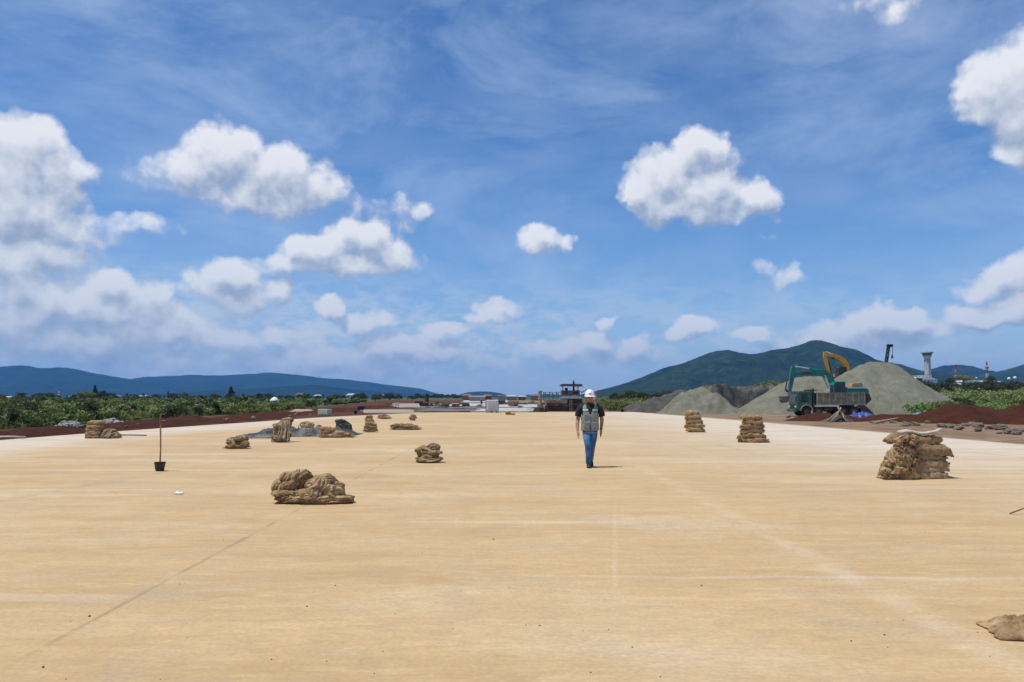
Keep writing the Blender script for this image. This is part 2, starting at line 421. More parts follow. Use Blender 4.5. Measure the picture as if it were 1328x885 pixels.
def gravel_mat(name, c0, c1, c2, scale=1.0):
    m = bpy.data.materials.new(name); m.use_nodes = True; t = NT(m.node_tree)
    b = m.node_tree.nodes['Principled BSDF']
    o = t.node('ShaderNodeTexCoord').outputs['Object']
    ow = t.v('MULTIPLY', o, (1, 1, 0.28))
    n = t.noise(ow, 0.8*scale, 6, 0.65, 0.4); f = t.noise(o, 9*scale, 5, 0.8); v = t.voro(o, 7*scale, out=1)
    c = t.mix(t.ramp(n, 0.38, 0.62), c0, c1)
    c = t.mix(t.ramp(f, 0.44, 0.60, 0, 0.85), c, c2)
    c = t.mix(t.ramp(t.noise(o, 0.9*scale, 5, 0.7), 0.50, 0.66, 0, 0.5), c, c2)
    t.l.new(c, b.inputs['Base Color']); b.inputs['Roughness'].default_value = 0.95; b.inputs['Specular IOR Level'].default_value = 0.15
    bn = t.node('ShaderNodeBump'); bn.inputs['Strength'].default_value = 1.0; bn.inputs['Distance'].default_value = 0.16
    t.l.new(t.m('ADD', f, n), bn.inputs['Height']); t.l.new(bn.outputs[0], b.inputs['Normal'])
    return m
def leaf_mat(name, c0, c1, c2):
    m = bpy.data.materials.new(name); m.use_nodes = True; t = NT(m.node_tree)
    b = m.node_tree.nodes['Principled BSDF']; out = m.node_tree.nodes['Material Output']
    g = t.node('ShaderNodeNewGeometry'); o = t.node('ShaderNodeTexCoord').outputs['Object']
    oi = t.node('ShaderNodeObjectInfo')
    n = t.noise(o, 0.35, 4, 0.6)
    c = t.mix(g.outputs['Random Per Island'], c0, c1)
    c = t.mix(t.ramp(n, 0.40, 0.62, 0, 0.85), c, c2)
    h = t.node('ShaderNodeHueSaturation'); t.l.new(c, h.inputs['Color'])
    t.l.new(t.ramp(oi.outputs['Random'], 0, 1, 0.72, 1.3), h.inputs['Value'])
    t.l.new(t.ramp(oi.outputs['Random'], 0, 1, 0.485, 0.515), h.inputs['Hue'])
    t.l.new(h.outputs[0], b.inputs['Base Color']); b.inputs['Roughness'].default_value = 0.7; b.inputs['Specular IOR Level'].default_value = 0.2
    tr = t.node('ShaderNodeBsdfTranslucent'); t.l.new(h.outputs[0], tr.inputs[0])
    mx = t.node('ShaderNodeMixShader'); mx.inputs[0].default_value = 0.25
    t.l.new(b.outputs[0], mx.inputs[1]); t.l.new(tr.outputs[0], mx.inputs[2]); t.l.new(mx.outputs[0], out.inputs[0])
    return m
def hill_mat(name, c0, c1, c2):
    m = bpy.data.materials.new(name); m.use_nodes = True; t = NT(m.node_tree)
    b = m.node_tree.nodes['Principled BSDF']
    o = t.node('ShaderNodeTexCoord').outputs['Object']
    n = t.noise(o, 0.0035, 7, 0.65); n2 = t.noise(o, 0.018, 6, 0.7)
    c = t.mix(t.ramp(n, 0.35, 0.65), c0, c1)
    c = t.mix(t.ramp(n2, 0.50, 0.66, 0, 0.6), c, c2)
    t.l.new(c, b.inputs['Base Color']); b.inputs['Roughness'].default_value = 1; b.inputs['Specular IOR Level'].default_value = 0
    bn = t.node('ShaderNodeBump'); bn.inputs['Strength'].default_value = 1.0; bn.inputs['Distance'].default_value = 25
    t.l.new(n2, bn.inputs['Height']); t.l.new(bn.outputs[0], b.inputs['Normal'])
    return m
def burlap_mat(name='burlap', base=(0.33, 0.205, 0.10), pale=(0.62, 0.435, 0.24), dark=(0.06, 0.036, 0.02)):
    m = bpy.data.materials.new(name); m.use_nodes = True; t = NT(m.node_tree)
    b = m.node_tree.nodes['Principled BSDF']
    o = t.node('ShaderNodeTexCoord').outputs['Object']; oi = t.node('ShaderNodeObjectInfo')
    n = t.noise(o, 3.2, 6, 0.65, 0.4); n2 = t.noise(o, 14, 5, 0.7)
    c = t.mix(t.ramp(n, 0.38, 0.64), base, pale)
    c = t.mix(t.ramp(n2, 0.50, 0.64, 0, 0.55), c, dark)
    wv = t.node('ShaderNodeTexWave'); wv.bands_direction = 'DIAGONAL'; wv.inputs['Scale'].default_value = 42; wv.inputs['Distortion'].default_value = 5
    t.l.new(o, wv.inputs['Vector'])
    c = t.mix(t.m('MULTIPLY', wv.outputs['Fac'], 0.22), c, dark)
    h = t.node('ShaderNodeHueSaturation'); t.l.new(c, h.inputs['Color'])
    t.l.new(t.ramp(oi.outputs['Random'], 0, 1, 0.78, 1.22), h.inputs['Value'])
    t.l.new(h.outputs[0], b.inputs['Base Color']); b.inputs['Roughness'].default_value = 0.95; b.inputs['Specular IOR Level'].default_value = 0.1
    bn = t.node('ShaderNodeBump'); bn.inputs['Strength'].default_value = 0.7; bn.inputs['Distance'].default_value = 0.02
    t.l.new(t.m('ADD', n2, t.m('MULTIPLY', wv.outputs['Fac'], 0.4)), bn.inputs['Height']); t.l.new(bn.outputs[0], b.inputs['Normal'])
    return m
M_CONC = concrete_mat(); M_EARTH = earth_mat(); M_BURLAP = burlap_mat()
M_BURLAP_P = burlap_mat('burlap_pale', (0.36, 0.27, 0.165), (0.50, 0.39, 0.25), (0.16, 0.11, 0.07))
M_GRAVEL = gravel_mat('crushed_stone', (0.205, 0.204, 0.145), (0.29, 0.285, 0.205), (0.145, 0.143, 0.108))
M_GRAVEL_D = gravel_mat('dark_stone', (0.095, 0.092, 0.082), (0.17, 0.16, 0.135), (0.05, 0.048, 0.044))
M_RED = gravel_mat('red_soil', (0.075, 0.024, 0.011), (0.125, 0.042, 0.020), (0.050, 0.017, 0.009), 1.4)
M_RUBBLE = gravel_mat('broken_concrete', (0.30, 0.25, 0.18), (0.42, 0.37, 0.29), (0.18, 0.13, 0.09), 2.0)
M_LEAF = leaf_mat('leaf_mid', (0.10, 0.15, 0.038), (0.20, 0.24, 0.075), (0.23, 0.215, 0.09))
M_LEAF_D = leaf_mat('leaf_dark', (0.028, 0.050, 0.018), (0.06, 0.088, 0.030), (0.09, 0.095, 0.04))
M_LEAF_B = leaf_mat('leaf_bright', (0.075, 0.15, 0.03), (0.14, 0.23, 0.05), (0.18, 0.20, 0.07))
M_BARK = pmat('bark', (0.10, 0.07, 0.05), 0.9, scale=8, bump=0.5)

# ------------------------------------------------------------------ ground, runway
LOW = -0.30
def ground_z(x, y):
    z = LOW
    rr = sstep(0.25, 0.42, x/max(y, 1)) if y > 0 else 0
    z += 15.5 * sstep(170, 900, y) * rr
    z += 1.2 * sstep(300, 900, y) * (1-rr)
    d = abs(x) - 17
    if d > 0 and y < 300: z += 0.10 * noise.noise(Vector((x*0.3, y*0.3, 0))) * min(1, d/3)
    return z
def build_ground():
    xs = sorted(set([s*v for v in [0,4,8,12,16,20,24,28,32,36,42,50,60,75,95,120,150,190,240,300,380,480,600,800,1100,1500,2200,3200,5000,8000,13000] for s in (1,-1)]))
    ys = [-13000,-6000,-2500,-900,-300,-120,-60,-30,-15,0,10,18,24,30,36,42,48,54,60,66,72,78,84,90,98,106,116,128,142,160,185,215,250,300,360,430,520,620,740,900,1100,1500,2200,3200,5000,8000,13000]
    V = [(x, y, ground_z(x, y)) for y in ys for x in xs]; nx = len(xs)
    Fq = [(j*nx+i, j*nx+i+1, (j+1)*nx+i+1, (j+1)*nx+i) for j in range(len(ys)-1) for i in range(nx-1)]
    mb = MB(); mb.V = V; mb.F = Fq
    return tag(mb.build('ground', M_EARTH, smooth=True), kind='structure')
build_ground()
# the slab: outline taken on the ground plane
Le = [G(0, 571), G(104, 563), G(210, 555.5), G(330, 547.5), G(408, 542), G(496, 537.5), G(556, 535.0)]
Re = [G(1328, 577), G(1060, 554), G(914, 542), G(822, 534.6)]
def ext(a, b, y):
    t = (y - a.y) / (b.y - a.y); return Vector((a.x + (b.x-a.x)*t, y, 0))
def slab(name, poly, z, th, mat, bevel=0.0):
    mb = MB(); n = len(poly)
    vs = [(p.x, p.y, z) for p in poly] + [(p.x, p.y, z-th) for p in poly]
    mb.add(vs, [tuple(range(n)), tuple(range(2*n-1, n-1, -1))] + [(i, i+n, (i+1) % n+n, (i+1) % n) for i in range(n)])
    return mb.build(name, mat, bevel=bevel)
poly = [Vector((-22, -60, 0)), Vector((-20.6, 5, 0))] + Le + list(reversed(Re)) + [Vector((18.7, 5, 0)), Vector((19.5, -60, 0))]
tag(slab('runway', poly, 0.0, 0.34, M_CONC), kind='structure')
# pale strip of fresh earth shoulder, right of the slab
sh = [Re[0]+Vector((0.02,0,0)), Re[1]+Vector((0.02,0,0)), Re[2]+Vector((0.02,0,0)), Re[3]+Vector((0.02,0,0)),
      Re[3]+Vector((1.2,3,0)), Re[2]+Vector((2.2,0,0)), Re[1]+Vector((1.7,0,0)), Re[0]+Vector((1.5,0,0)), Vector((20.6,5,0)), Vector((18.75,5,0))]
M_SHOULDER = pmat('shoulder_grit', (0.30, 0.24, 0.16), 0.95, vary=0.25, scale=3, bump=0.6, bscale=20)
tag(slab('path', sh, -0.10, 0.3, M_SHOULDER), kind='structure')

# next bays of the works beyond the slab
M_SLAB2 = pmat('fresh_concrete', (0.46, 0.445, 0.41), 0.85, vary=0.2, scale=0.35, dirt=(0.28, 0.22, 0.16, 0.8))
M_BASE = pmat('stone_base', (0.14, 0.125, 0.105), 0.95, vary=0.3, scale=0.6, bump=0.5, bscale=8)
def bay(name, x0, x1, d0, d1, z, mat, th=0.4):
    cs = [Vector((AX(x0, d0), d0, 0)), Vector((AX(x1, d0), d0, 0)), Vector((AX(x1, d1), d1, 0)), Vector((AX(x0, d1), d1, 0))]; poly = []
    for a_, b_ in zip(cs, cs[1:]+cs[:1]):
        for k in range(10):
            p = a_.lerp(b_, k/10); poly.append(p + Vector((2.2*noise.noise(Vector((p.x*.3, p.y*.3, x0))), 3.0*noise.noise(Vector((p.x*.3, p.y*.3, x0+5))), 0)))
    return tag(slab(name, poly, z, th, mat, 0.01), kind='structure')
bay('road', 545, 616, 96, 118, -0.02, M_BASE, 0.35)
bay('road', 560, 628, 121, 150, 0.02, M_BASE, 0.45)
bay('path', 616, 690, 97, 128, -0.06, M_SLAB2, 0.3)
bay('path', 628, 700, 131, 185, 0.04, M_SLAB2, 0.4)
bay('road', 645, 700, 188, 240, 0.30, M_BASE, 0.7)
bay('path', 575, 640, 154, 230, 0.0, M_SLAB2, 0.35)
bay('path', 510, 560, 150, 250, -0.22, pmat('pale_track', (0.33, 0.27, 0.20), 0.95, vary=0.2, scale=0.4), 0.3)
bay('path', 470, 540, 98, 125, -0.24, pmat('pale_track', (0.4,)*3), 0.3)
bay('path', 600, 660, 245, 420, 0.2, M_SLAB2, 0.5)

# ------------------------------------------------------------------ hills
def range_mesh(name, pts, D, width, mat, seed, rough=0.06, step=3.0):
    xs = [p[0] for p in pts]; ys = [p[1] for p in pts]
    px = np.arange(xs[0], xs[-1]+0.1, step); ry = np.interp(px, xs, ys)
    k = np.array([1,2,3,2,1])/9.0
    if len(ry) > 8: ry = np.convolve(np.pad(ry, 2, mode='edge'), k, 'valid')
    mv = 34; V = []; n = len(px)
    for j in range(mv+1):
        v = j/mv                       # 0 front foot .. 0.62 ridge .. 1 back foot
        for i in range(n):
            top = PT(px[i], ry[i], D).z - ground_z(AX(px[i], 900), 900)*0
            top = max(2.0, top)
            if v <= 0.62: t = v/0.62; prof = t**1.15
            else: t = (v-0.62)/0.38; prof = (1-t)**1.1
            y = D - width*0.62 + width*v
            X = AX(px[i], D)
            q = Vector((X/width*2.2, y/width*2.2, seed))
            rid = 1 - abs(noise.fractal(q, 0.9, 2.1, 6))*2
            w = 4*prof*(1-prof)
            e = min(1, max(0, prof))
            z = top*prof*(1 + 0) + top*0.50*(rid-0.5)*w*min(1, max(0, (0.90-prof)/0.5))*min(1, top/120)
            z += top*rough*noise.fractal(q*9, 0.8, 2.0, 5)*e
            V.append((X + 0.05*width*w*noise.noise(q*1.5), y, z*1.0 - 2))
    Fq = [(j*n+i, j*n+i+1, (j+1)*n+i+1, (j+1)*n+i) for j in range(mv) for i in range(n-1)]
    mb = MB(); mb.V = V; mb.F = Fq
    return tag(mb.build(name, mat, smooth=True), kind='structure')
H_FAR = hill_mat('hill_far', (0.006, 0.015, 0.013), (0.020, 0.036, 0.020), (0.040, 0.050, 0.026))
H_NEAR = hill_mat('hill_near', (0.008, 0.018, 0.010), (0.028, 0.046, 0.020), (0.065, 0.080, 0.035))
range_mesh('hills', [(-420,500),(-250,488),(-100,480),(-40,479),(0,476),(25,473.5),(38,474.5),(50,477.5),(80,476),(100,479),(130,485),(160,490),(200,496),(240,503),(280,512),(310,517)], 9000, 3600, H_FAR, 3.1, 0.02)
range_mesh('hills', [(120,512),(150,496),(185,489),(230,487),(250,486),(290,487),(320,485),(352,483),(370,484),(390,487),(430,491),(450,492),(480,496),(510,500),(540,503),(550,505),(562,509),(580,513),(610,517)], 10500, 3600, H_FAR, 7.7, 0.02)
range_mesh('hills', [(200,516),(240,508),(300,505),(340,503),(385,500),(415,499),(440,503),(470,506),(510,509),(560,513),(600,517)], 6800, 1800, H_FAR, 11.0, 0.03)
range_mesh('hills', [(570,517),(592,513),(605,509),(620,507.5),(635,507.8),(650,510),(662,514),(680,517)], 7500, 1600, H_FAR, 15.0, 0.03, 2.0)
range_mesh('hills', [(630,517),(660,514),(690,511.5),(700,511),(730,512),(760,515),(790,517)], 11000, 2200, H_FAR, 17.0, 0.03, 2.0)
range_mesh('mountain', [(730,517),(748,513),(770,507),(790,502.5),(815,495),(830,489),(860,477),(885,471),(905,463.5),(920,457),(935,453.5),(945,453.5),(960,457),(977,459),(1000,454),(1023,450.5),(1044,444),(1055,441.7),(1065,441),(1078,444),(1095,449.5),(1107,453),(1114,454),(1122,461),(1133,465),(1145,469),(1162,475),(1185,486),(1210,500),(1240,516)], 3800, 1700, H_NEAR, 21.0, 0.025, 2.0)
range_mesh('mountain', [(1080,516),(1110,490),(1135,473),(1154,469.5),(1162,470.6),(1171,473),(1183,477),(1195,481),(1210,488),(1240,502),(1270,516)], 4600, 1600, H_NEAR, 25.0, 0.025, 2.0)
range_mesh('mountain', [(1160,505),(1180,489),(1198,481),(1208,478),(1224,474.3),(1239,473),(1250,472.6),(1261,474),(1271,478),(1287,483),(1305,490),(1330,505)], 5600, 1900, H_NEAR, 29.0, 0.025, 2.0)
range_mesh('mountain', [(1240,500),(1270,487),(1287,482),(1297,480.6),(1312,477),(1327,472.6),(1370,466),(1430,470),(1500,482),(1600,500)], 5000, 1900, H_NEAR, 33.0, 0.025, 2.0)

# ------------------------------------------------------------------ haze
def haze():
    m = bpy.data.materials.new('haze_air'); m.use_nodes = True; t = NT(m.node_tree)
    for n in list(t.n):
        if n.type == 'BSDF_PRINCIPLED': t.n.remove(n)
    out = [n for n in t.n if n.type == 'OUTPUT_MATERIAL'][0]
    v = t.node('ShaderNodeVolumePrincipled')
    v.inputs['Color'].default_value = (0.15, 0.47, 1.0, 1); v.inputs['Density'].default_value = 6.0e-5
    v.inputs['Anisotropy'].default_value = 0.0
    t.l.new(v.outputs[0], out.inputs['Volume'])
    mb = MB(); mb.box(0, 0, 330-6, 32000, 32000, 660)
    o = mb.build('haze', m); tag(o, 'thin bluish air haze over the whole plain', 'haze', kind='stuff')
haze()

# ------------------------------------------------------------------ foliage
def leaf_cloud(centers, radii, per, size, seed, up=0.3, shell=0.55, flat=1.0):
    rng = np.random.default_rng(seed)
    centers = np.asarray(centers, float); radii = np.asarray(radii, float)
    n = len(centers)*per
    idx = np.repeat(np.arange(len(centers)), per)
    d = rng.normal(size=(n, 3)); d /= np.linalg.norm(d, axis=1)[:, None]
    d[:, 2] = np.where(rng.random(n) < up, np.abs(d[:, 2]), d[:, 2])
    rr = shell + (1-shell)*rng.random(n)**0.6 + 0.12*rng.normal(size=n)
    P = centers[idx] + d*radii[idx]*rr[:, None]
    nrm = d + rng.normal(size=(n, 3))*0.55; nrm /= np.linalg.norm(nrm, axis=1)[:, None]
    a = np.cross(nrm, rng.normal(size=(n, 3))); a /= np.linalg.norm(a, axis=1)[:, None]
    b = np.cross(nrm, a)
    if np.isscalar(size): size = np.full(len(centers), size)
    s = (np.asarray(size)[idx]*(0.6+0.8*rng.random(n)))[:, None]
    a *= s; b *= s*(0.45+0.4*rng.random(n))[:, None]
    V = np.stack([P-a, P-b*0.9, P+a, P+b], 1).reshape(-1, 3)
    Q = np.arange(n*4).reshape(-1, 4)
    return V, Q
def trunk_mb(h, r, limbs, seed, spread=0.5):
    rnd = random.Random(seed); mb = MB()
    p = [(0, 0, -0.2)]; rad = [r*1.3]
    for k in range(1, 6):
        f = k/5; p.append((rnd.uniform(-.05, .05)*h*f, rnd.uniform(-.05, .05)*h*f, h*f)); rad.append(r*(1-0.75*f))
    mb.tube(p, rad, 7)
    for i in range(limbs):
        f = rnd.uniform(0.35, 0.9); z = h*f; a = rnd.uniform(0, 6.28); L = h*spread*rnd.uniform(.5, 1)*(1.1-f*.6)
        mb.tube([(0, 0, z), (math.cos(a)*L*.5, math.sin(a)*L*.5, z+L*.35), (math.cos(a)*L, math.sin(a)*L, z+L*.8)], [r*.4, r*.25, r*.08], 5)
    return mb
PROTO = {}
def tree_proto(kind):
    rnd = random.Random(hash(kind) % 1 + {'conifer': 1, 'round': 2, 'broad': 3, 'tall': 4, 'shrub': 5, 'shrub2': 6, 'flat': 7}[kind])
    cs = []; rs = []
    if kind == 'conifer':
        H = 10
        for i in range(90):
            f = rnd.random()**0.8; w = (1-f)*2.3+0.15; a = rnd.uniform(0, 6.28); q = rnd.uniform(.35, 1)
            cs.append((math.cos(a)*w*q, math.sin(a)*w*q, 0.8+f*9.3)); rs.append((.55*(1.1-f)+.12,)*2+(.35*(1.1-f)+.12,))
        V, Q = leaf_cloud(cs, rs, 36, 0.16, 1); mat = M_LEAF_D; tr = trunk_mb(9.4, .22, 6, 1, .15)
    elif kind == 'round':
        for i in range(60):
            a = rnd.uniform(0, 6.28); e = rnd.uniform(-.5, 1.4); q = rnd.uniform(.6, 1)
            cs.append((math.cos(a)*math.cos(e)*2.7*q, math.sin(a)*math.cos(e)*2.7*q, 4.2+math.sin(e)*2.5*q)); rs.append((rnd.uniform(.5, .9),)*2+(.55,))
        V, Q = leaf_cloud(cs, rs, 60, 0.15, 2); mat = M_LEAF_D; tr = trunk_mb(4.4, .22, 9, 2)
    elif kind == 'broad':
        for i in range(70):
            a = rnd.uniform(0, 6.28); q = rnd.uniform(.2, 1)
            cs.append((math.cos(a)*4.2*q, math.sin(a)*4.2*q, 4.0+rnd.uniform(-.6, 1.5)*(1.2-q))); rs.append((.9, .9, .5))
        V, Q = leaf_cloud(cs, rs, 55, 0.17, 3); mat = M_LEAF; tr = trunk_mb(4.2, .24, 12, 3, .7)
    elif kind == 'tall':
        for i in range(46):
            f = rnd.random(); a = rnd.uniform(0, 6.28); w = 1.5*math.sin(math.pi*(0.15+0.8*f))
            cs.append((math.cos(a)*w*rnd.uniform(.4, 1), math.sin(a)*w*rnd.uniform(.4, 1), 3+f*7)); rs.append((.6, .6, .5))
        V, Q = leaf_cloud(cs, rs, 44, 0.15, 4); mat = M_LEAF_D; tr = trunk_mb(9, .2, 9, 4, .2)
    elif kind == 'flat':
        for i in range(50):
            a = rnd.uniform(0, 6.28); q = rnd.uniform(.1, 1)
            cs.append((math.cos(a)*3.4*q, math.sin(a)*3.4*q, 5.6+rnd.uniform(-.3, .7))); rs.append((.8, .8, .3))
        V, Q = leaf_cloud(cs, rs, 44, 0.15, 7); mat = M_LEAF_D; tr = trunk_mb(5.4, .16, 10, 7, .5)
    elif kind == 'shrub':
        for i in range(26):
            a = rnd.uniform(0, 6.28); q = rnd.random()**.6
            cs.append((math.cos(a)*1.3*q, math.sin(a)*1.3*q, .35+1.15*(1-q*q)*rnd.uniform(.5, 1.1))); rs.append((.42, .42, .36))
        V, Q = leaf_cloud(cs, rs, 60, 0.075, 5); mat = M_LEAF; tr = trunk_mb(1.1, .05, 8, 5, .8)
    else:
        for i in range(24):
            a = rnd.uniform(0, 6.28); q = rnd.random()**.6
            cs.append((math.cos(a)*1.0*q, math.sin(a)*1.0*q, .4+1.7*(1-q*q)*rnd.uniform(.4, 1.1))); rs.append((.36, .36, .4))
        V, Q = leaf_cloud(cs, rs, 60, 0.08, 6); mat = M_LEAF_D; tr = trunk_mb(1.4, .05, 8, 6, .7)
    me = np_mesh('crown', V, Q, mat)
    r = empty('proto'); link_mesh('crown', me, r); tr.build('trunk' if kind not in ('shrub', 'shrub2') else 'stem', M_BARK, r, smooth=True)
    return r
HEI = {'conifer': 10.3, 'round': 7.2, 'broad': 5.9, 'tall': 10.5, 'flat': 6.8, 'shrub': 1.75, 'shrub2': 2.35}
FIRST = {}
TKIDS = {}
def tree(kind, x, y, h, label, group=None, name=None, wide=1.0, mat=None, cat=None, sink=False):
    if kind not in FIRST:
        FIRST[kind] = tree_proto(kind); TKIDS[kind] = tree_of(FIRST[kind]); o = FIRST[kind]; TKIDS[kind+'_used'] = True
    else:
        o = copy_tree(FIRST[kind], TKIDS[kind])
    s = h/HEI[kind]
    if sink: s *= 1.45
    o.location = (x, y, ground_z(x, y)-0.05-(h*.42 if sink else 0)); o.scale = (s*wide, s*wide, s); o.rotation_euler = (0, 0, random.Random(int(x*13+y*7)).uniform(0, 6.28))
    o.name = name or {'conifer': 'conifer_tree', 'round': 'round_tree', 'broad': 'broad_tree', 'tall': 'tall_tree', 'flat': 'flat_topped_tree', 'shrub': 'bush', 'shrub2': 'bush'}[kind]
    if 'group' in o.keys(): del o['group']
    return tag(o, label, cat or ('bush' if kind.startswith('shrub') else 'tree'), group)
def treepx(kind, px, top, D, label, **kw):
    x = AX(px, D); h = PT(px, top, D).z - ground_z(x, D)
    return tree(kind, x, D, h, label, **kw)

# ---- skyline trees, left plain
treepx('conifer', 124, 499, 300, 'dark narrow pointed conifer standing tallest on the left treeline', wide=1.4)
treepx('round', 135, 506, 290, 'dark rounded tree just right of the pointed conifer')
treepx('broad', 113, 507, 280, 'broad green tree just left of the pointed conifer')
treepx('conifer', 300, 501, 420, 'wide dark conical tree standing alone left of the shed', wide=2.3)
treepx('flat', 30, 509, 300, 'dark flat topped tree near the left edge of the treeline')
treepx('flat', 53, 510, 320, 'second dark flat topped tree from the left edge')
treepx('round', 2, 511, 210, 'dark rounded tree cut by the left edge of the picture', wide=1.2)
treepx('tall', 219, 507, 420, 'small slim dark tree midway between the two conifers')
treepx('round', 423, 518, 190, 'lone dark round bush tree right of the small shed')
treepx('round', 437, 521, 180, 'smaller round bush tree beside the lone dark one')
treepx('round', 449, 522, 185, 'smallest round bush tree of the three right of the shed')
rnd = random.Random(5)
kinds = ['round', 'round', 'round', 'tall', 'round', 'round']
for i in range(46):
    px = 8 + i*12.2 + rnd.uniform(-5, 5); D = rnd.uniform(330, 620)
    treepx(rnd.choice(kinds), px, rnd.uniform(508.5, 513.0), D, 'small dark tree on the far treeline below the blue hills', group='trees on the far left treeline', sink=True, wide=rnd.uniform(1.0, 1.8))
# right side
treepx('broad', 1000, 493, 180, 'olive tree behind the rubble ridge left of the green excavator', wide=.9)
treepx('round', 1232, 489, 520, 'dark tree between the control tower and the nearest mast')
treepx('broad', 1248, 486, 560, 'broad dark tree right of the nearest radio mast', wide=1.1)
treepx('round', 1285, 487, 560, 'dark tree beside the taller radio mast')
treepx('round', 1190, 489, 500, 'dark tree behind the gravel cone left of the tower foot')
treepx('round', 797, 509, 210, 'dark round tree at the foot of the mountain right of the paver', wide=1.1)
for i in range(26):
    px = 1165 + i*9.5 + rnd.uniform(-5, 5); D = rnd.uniform(260, 480)
    treepx('round', px, rnd.uniform(493, 501), D, 'olive tree in the scrub belt below the airport buildings', group='trees in the right scrub belt', sink=True, wide=rnd.uniform(1, 1.6))
for i in range(9):
    px = 806 + i*13 + rnd.uniform(-4, 4)
    treepx('round', px, rnd.uniform(506, 511), rnd.uniform(150, 230), 'low green tree behind the dark stone heap', group='trees behind the stone heaps', sink=True, wide=rnd.uniform(1, 1.5))
for i in range(10):
    treepx('round', 545 + i*6 + rnd.uniform(-2, 2), rnd.uniform(510.5, 513.5), rnd.uniform(650, 900), 'tiny dark tree at the far end of the works', group='trees at the far end of the works', wide=1.6, sink=True)

# ---- bushes along the front of the left thicket
FRONT_L = []
for i in range(62):
    y = 44 + i*1.75 + rnd.uniform(-1, 1)
    x = -31.5 - max(0, y-95)*0.13 - rnd.uniform(0.2, 3.2)
    if x/y < -0.72: continue
    tree('shrub' if rnd.random() < .6 else 'shrub2', x, y, rnd.uniform(.8, 1.7), 'leafy bush in the front row of the left thicket above the red verge', group='bushes fronting the left thicket', wide=rnd.uniform(1, 1.5))
for i in range(46):
    y = rnd.uniform(64, 150); x = AX(rnd.uniform(1215, 1340), y)
    if x < 38: continue
    tree('shrub' if rnd.random() < .6 else 'shrub2', x, y, rnd.uniform(1.0, 2.0), 'leafy green bush between the red soil mounds and the scrub belt', group='bushes behind the red soil mounds', wide=rnd.uniform(1, 1.6))
for i in range(10):
    y = rnd.uniform(112, 130); x = AX(rnd.uniform(782, 850), y)
    tree('shrub', x, y, rnd.uniform(1.2, 1.9), 'low green bush on the bank right of the paver', group='bushes on the bank right of the paver', wide=1.4)

# ---- thickets as ground cover
def thicket(name, label, pts, mat, seed, per=70):
    cs, rs, sz = [], [], []
    r_ = random.Random(seed)
    for (x, y, h) in pts:
        z0 = ground_z(x, y)
        for k in range(4):
            cs.append((x+r_.uniform(-.9, .9), y+r_.uniform(-.9, .9), z0+h*r_.uniform(.25, .78))); rs.append((h*.5, h*.5, h*.36))
            sz.append(0.045+0.0011*y)
    V, Q = leaf_cloud(cs, rs, per, np.array(sz), seed)
    return tag(link_mesh(name, np_mesh(name, V, Q, mat)), label, 'vegetation', kind='stuff')
r_ = random.Random(11)
def left_pts(n, hlo, hhi):
    out = []
    while len(out) < n:
        y = 46 + (r_.random()**1.5)*300; x = AX(r_.uniform(-90, 560), y)
        if x > -32.5 - max(0, y-95)*0.13: continue
        big = noise.noise(Vector((x*.06, y*.06, 3)))
        out.append((x, y, r_.uniform(hlo, hhi)*(1+0.35*big)*(1+y/700)))
    return out
thicket('scrub', 'dense green and olive scrub covering the plain left of the red verge', left_pts(760, .7, 1.2), M_LEAF, 12, 66)
thicket('scrub', 'bright yellow green bushes scattered through the scrub on the left plain', left_pts(300, .7, 1.4), M_LEAF_B, 17, 66)
thicket('undergrowth', 'darker bushes scattered through the scrub on the left plain', left_pts(130, 1.1, 1.9), M_LEAF_D, 13, 66)
def right_pts(n, a, b, y0, y1, hlo, hhi):
    out = []
    while len(out) < n:
        y = y0 + r_.random()**1.3*(y1-y0); x = AX(r_.uniform(a, b), y)
        if x < 44 and y < 118: continue
        if 1040 < (x/y*FPX+664) < 1180 and y < 115: continue
        out.append((x, y, r_.uniform(hlo, hhi)*(1+y/600)))
    return out
thicket('scrub', 'bright green grass and scrub behind the red soil mounds', right_pts(420, 1150, 1400, 72, 190, .5, 1.3), M_LEAF_B, 14, 60)
thicket('undergrowth', 'olive scrub belt rising towards the control tower', right_pts(520, 1130, 1400, 130, 420, 1.3, 2.6), M_LEAF, 15, 60)
thicket('scrub', 'green scrub along the foot of the mountain behind the stone heaps', right_pts(150, 775, 1060, 122, 330, .9, 1.7), M_LEAF, 16, 60)

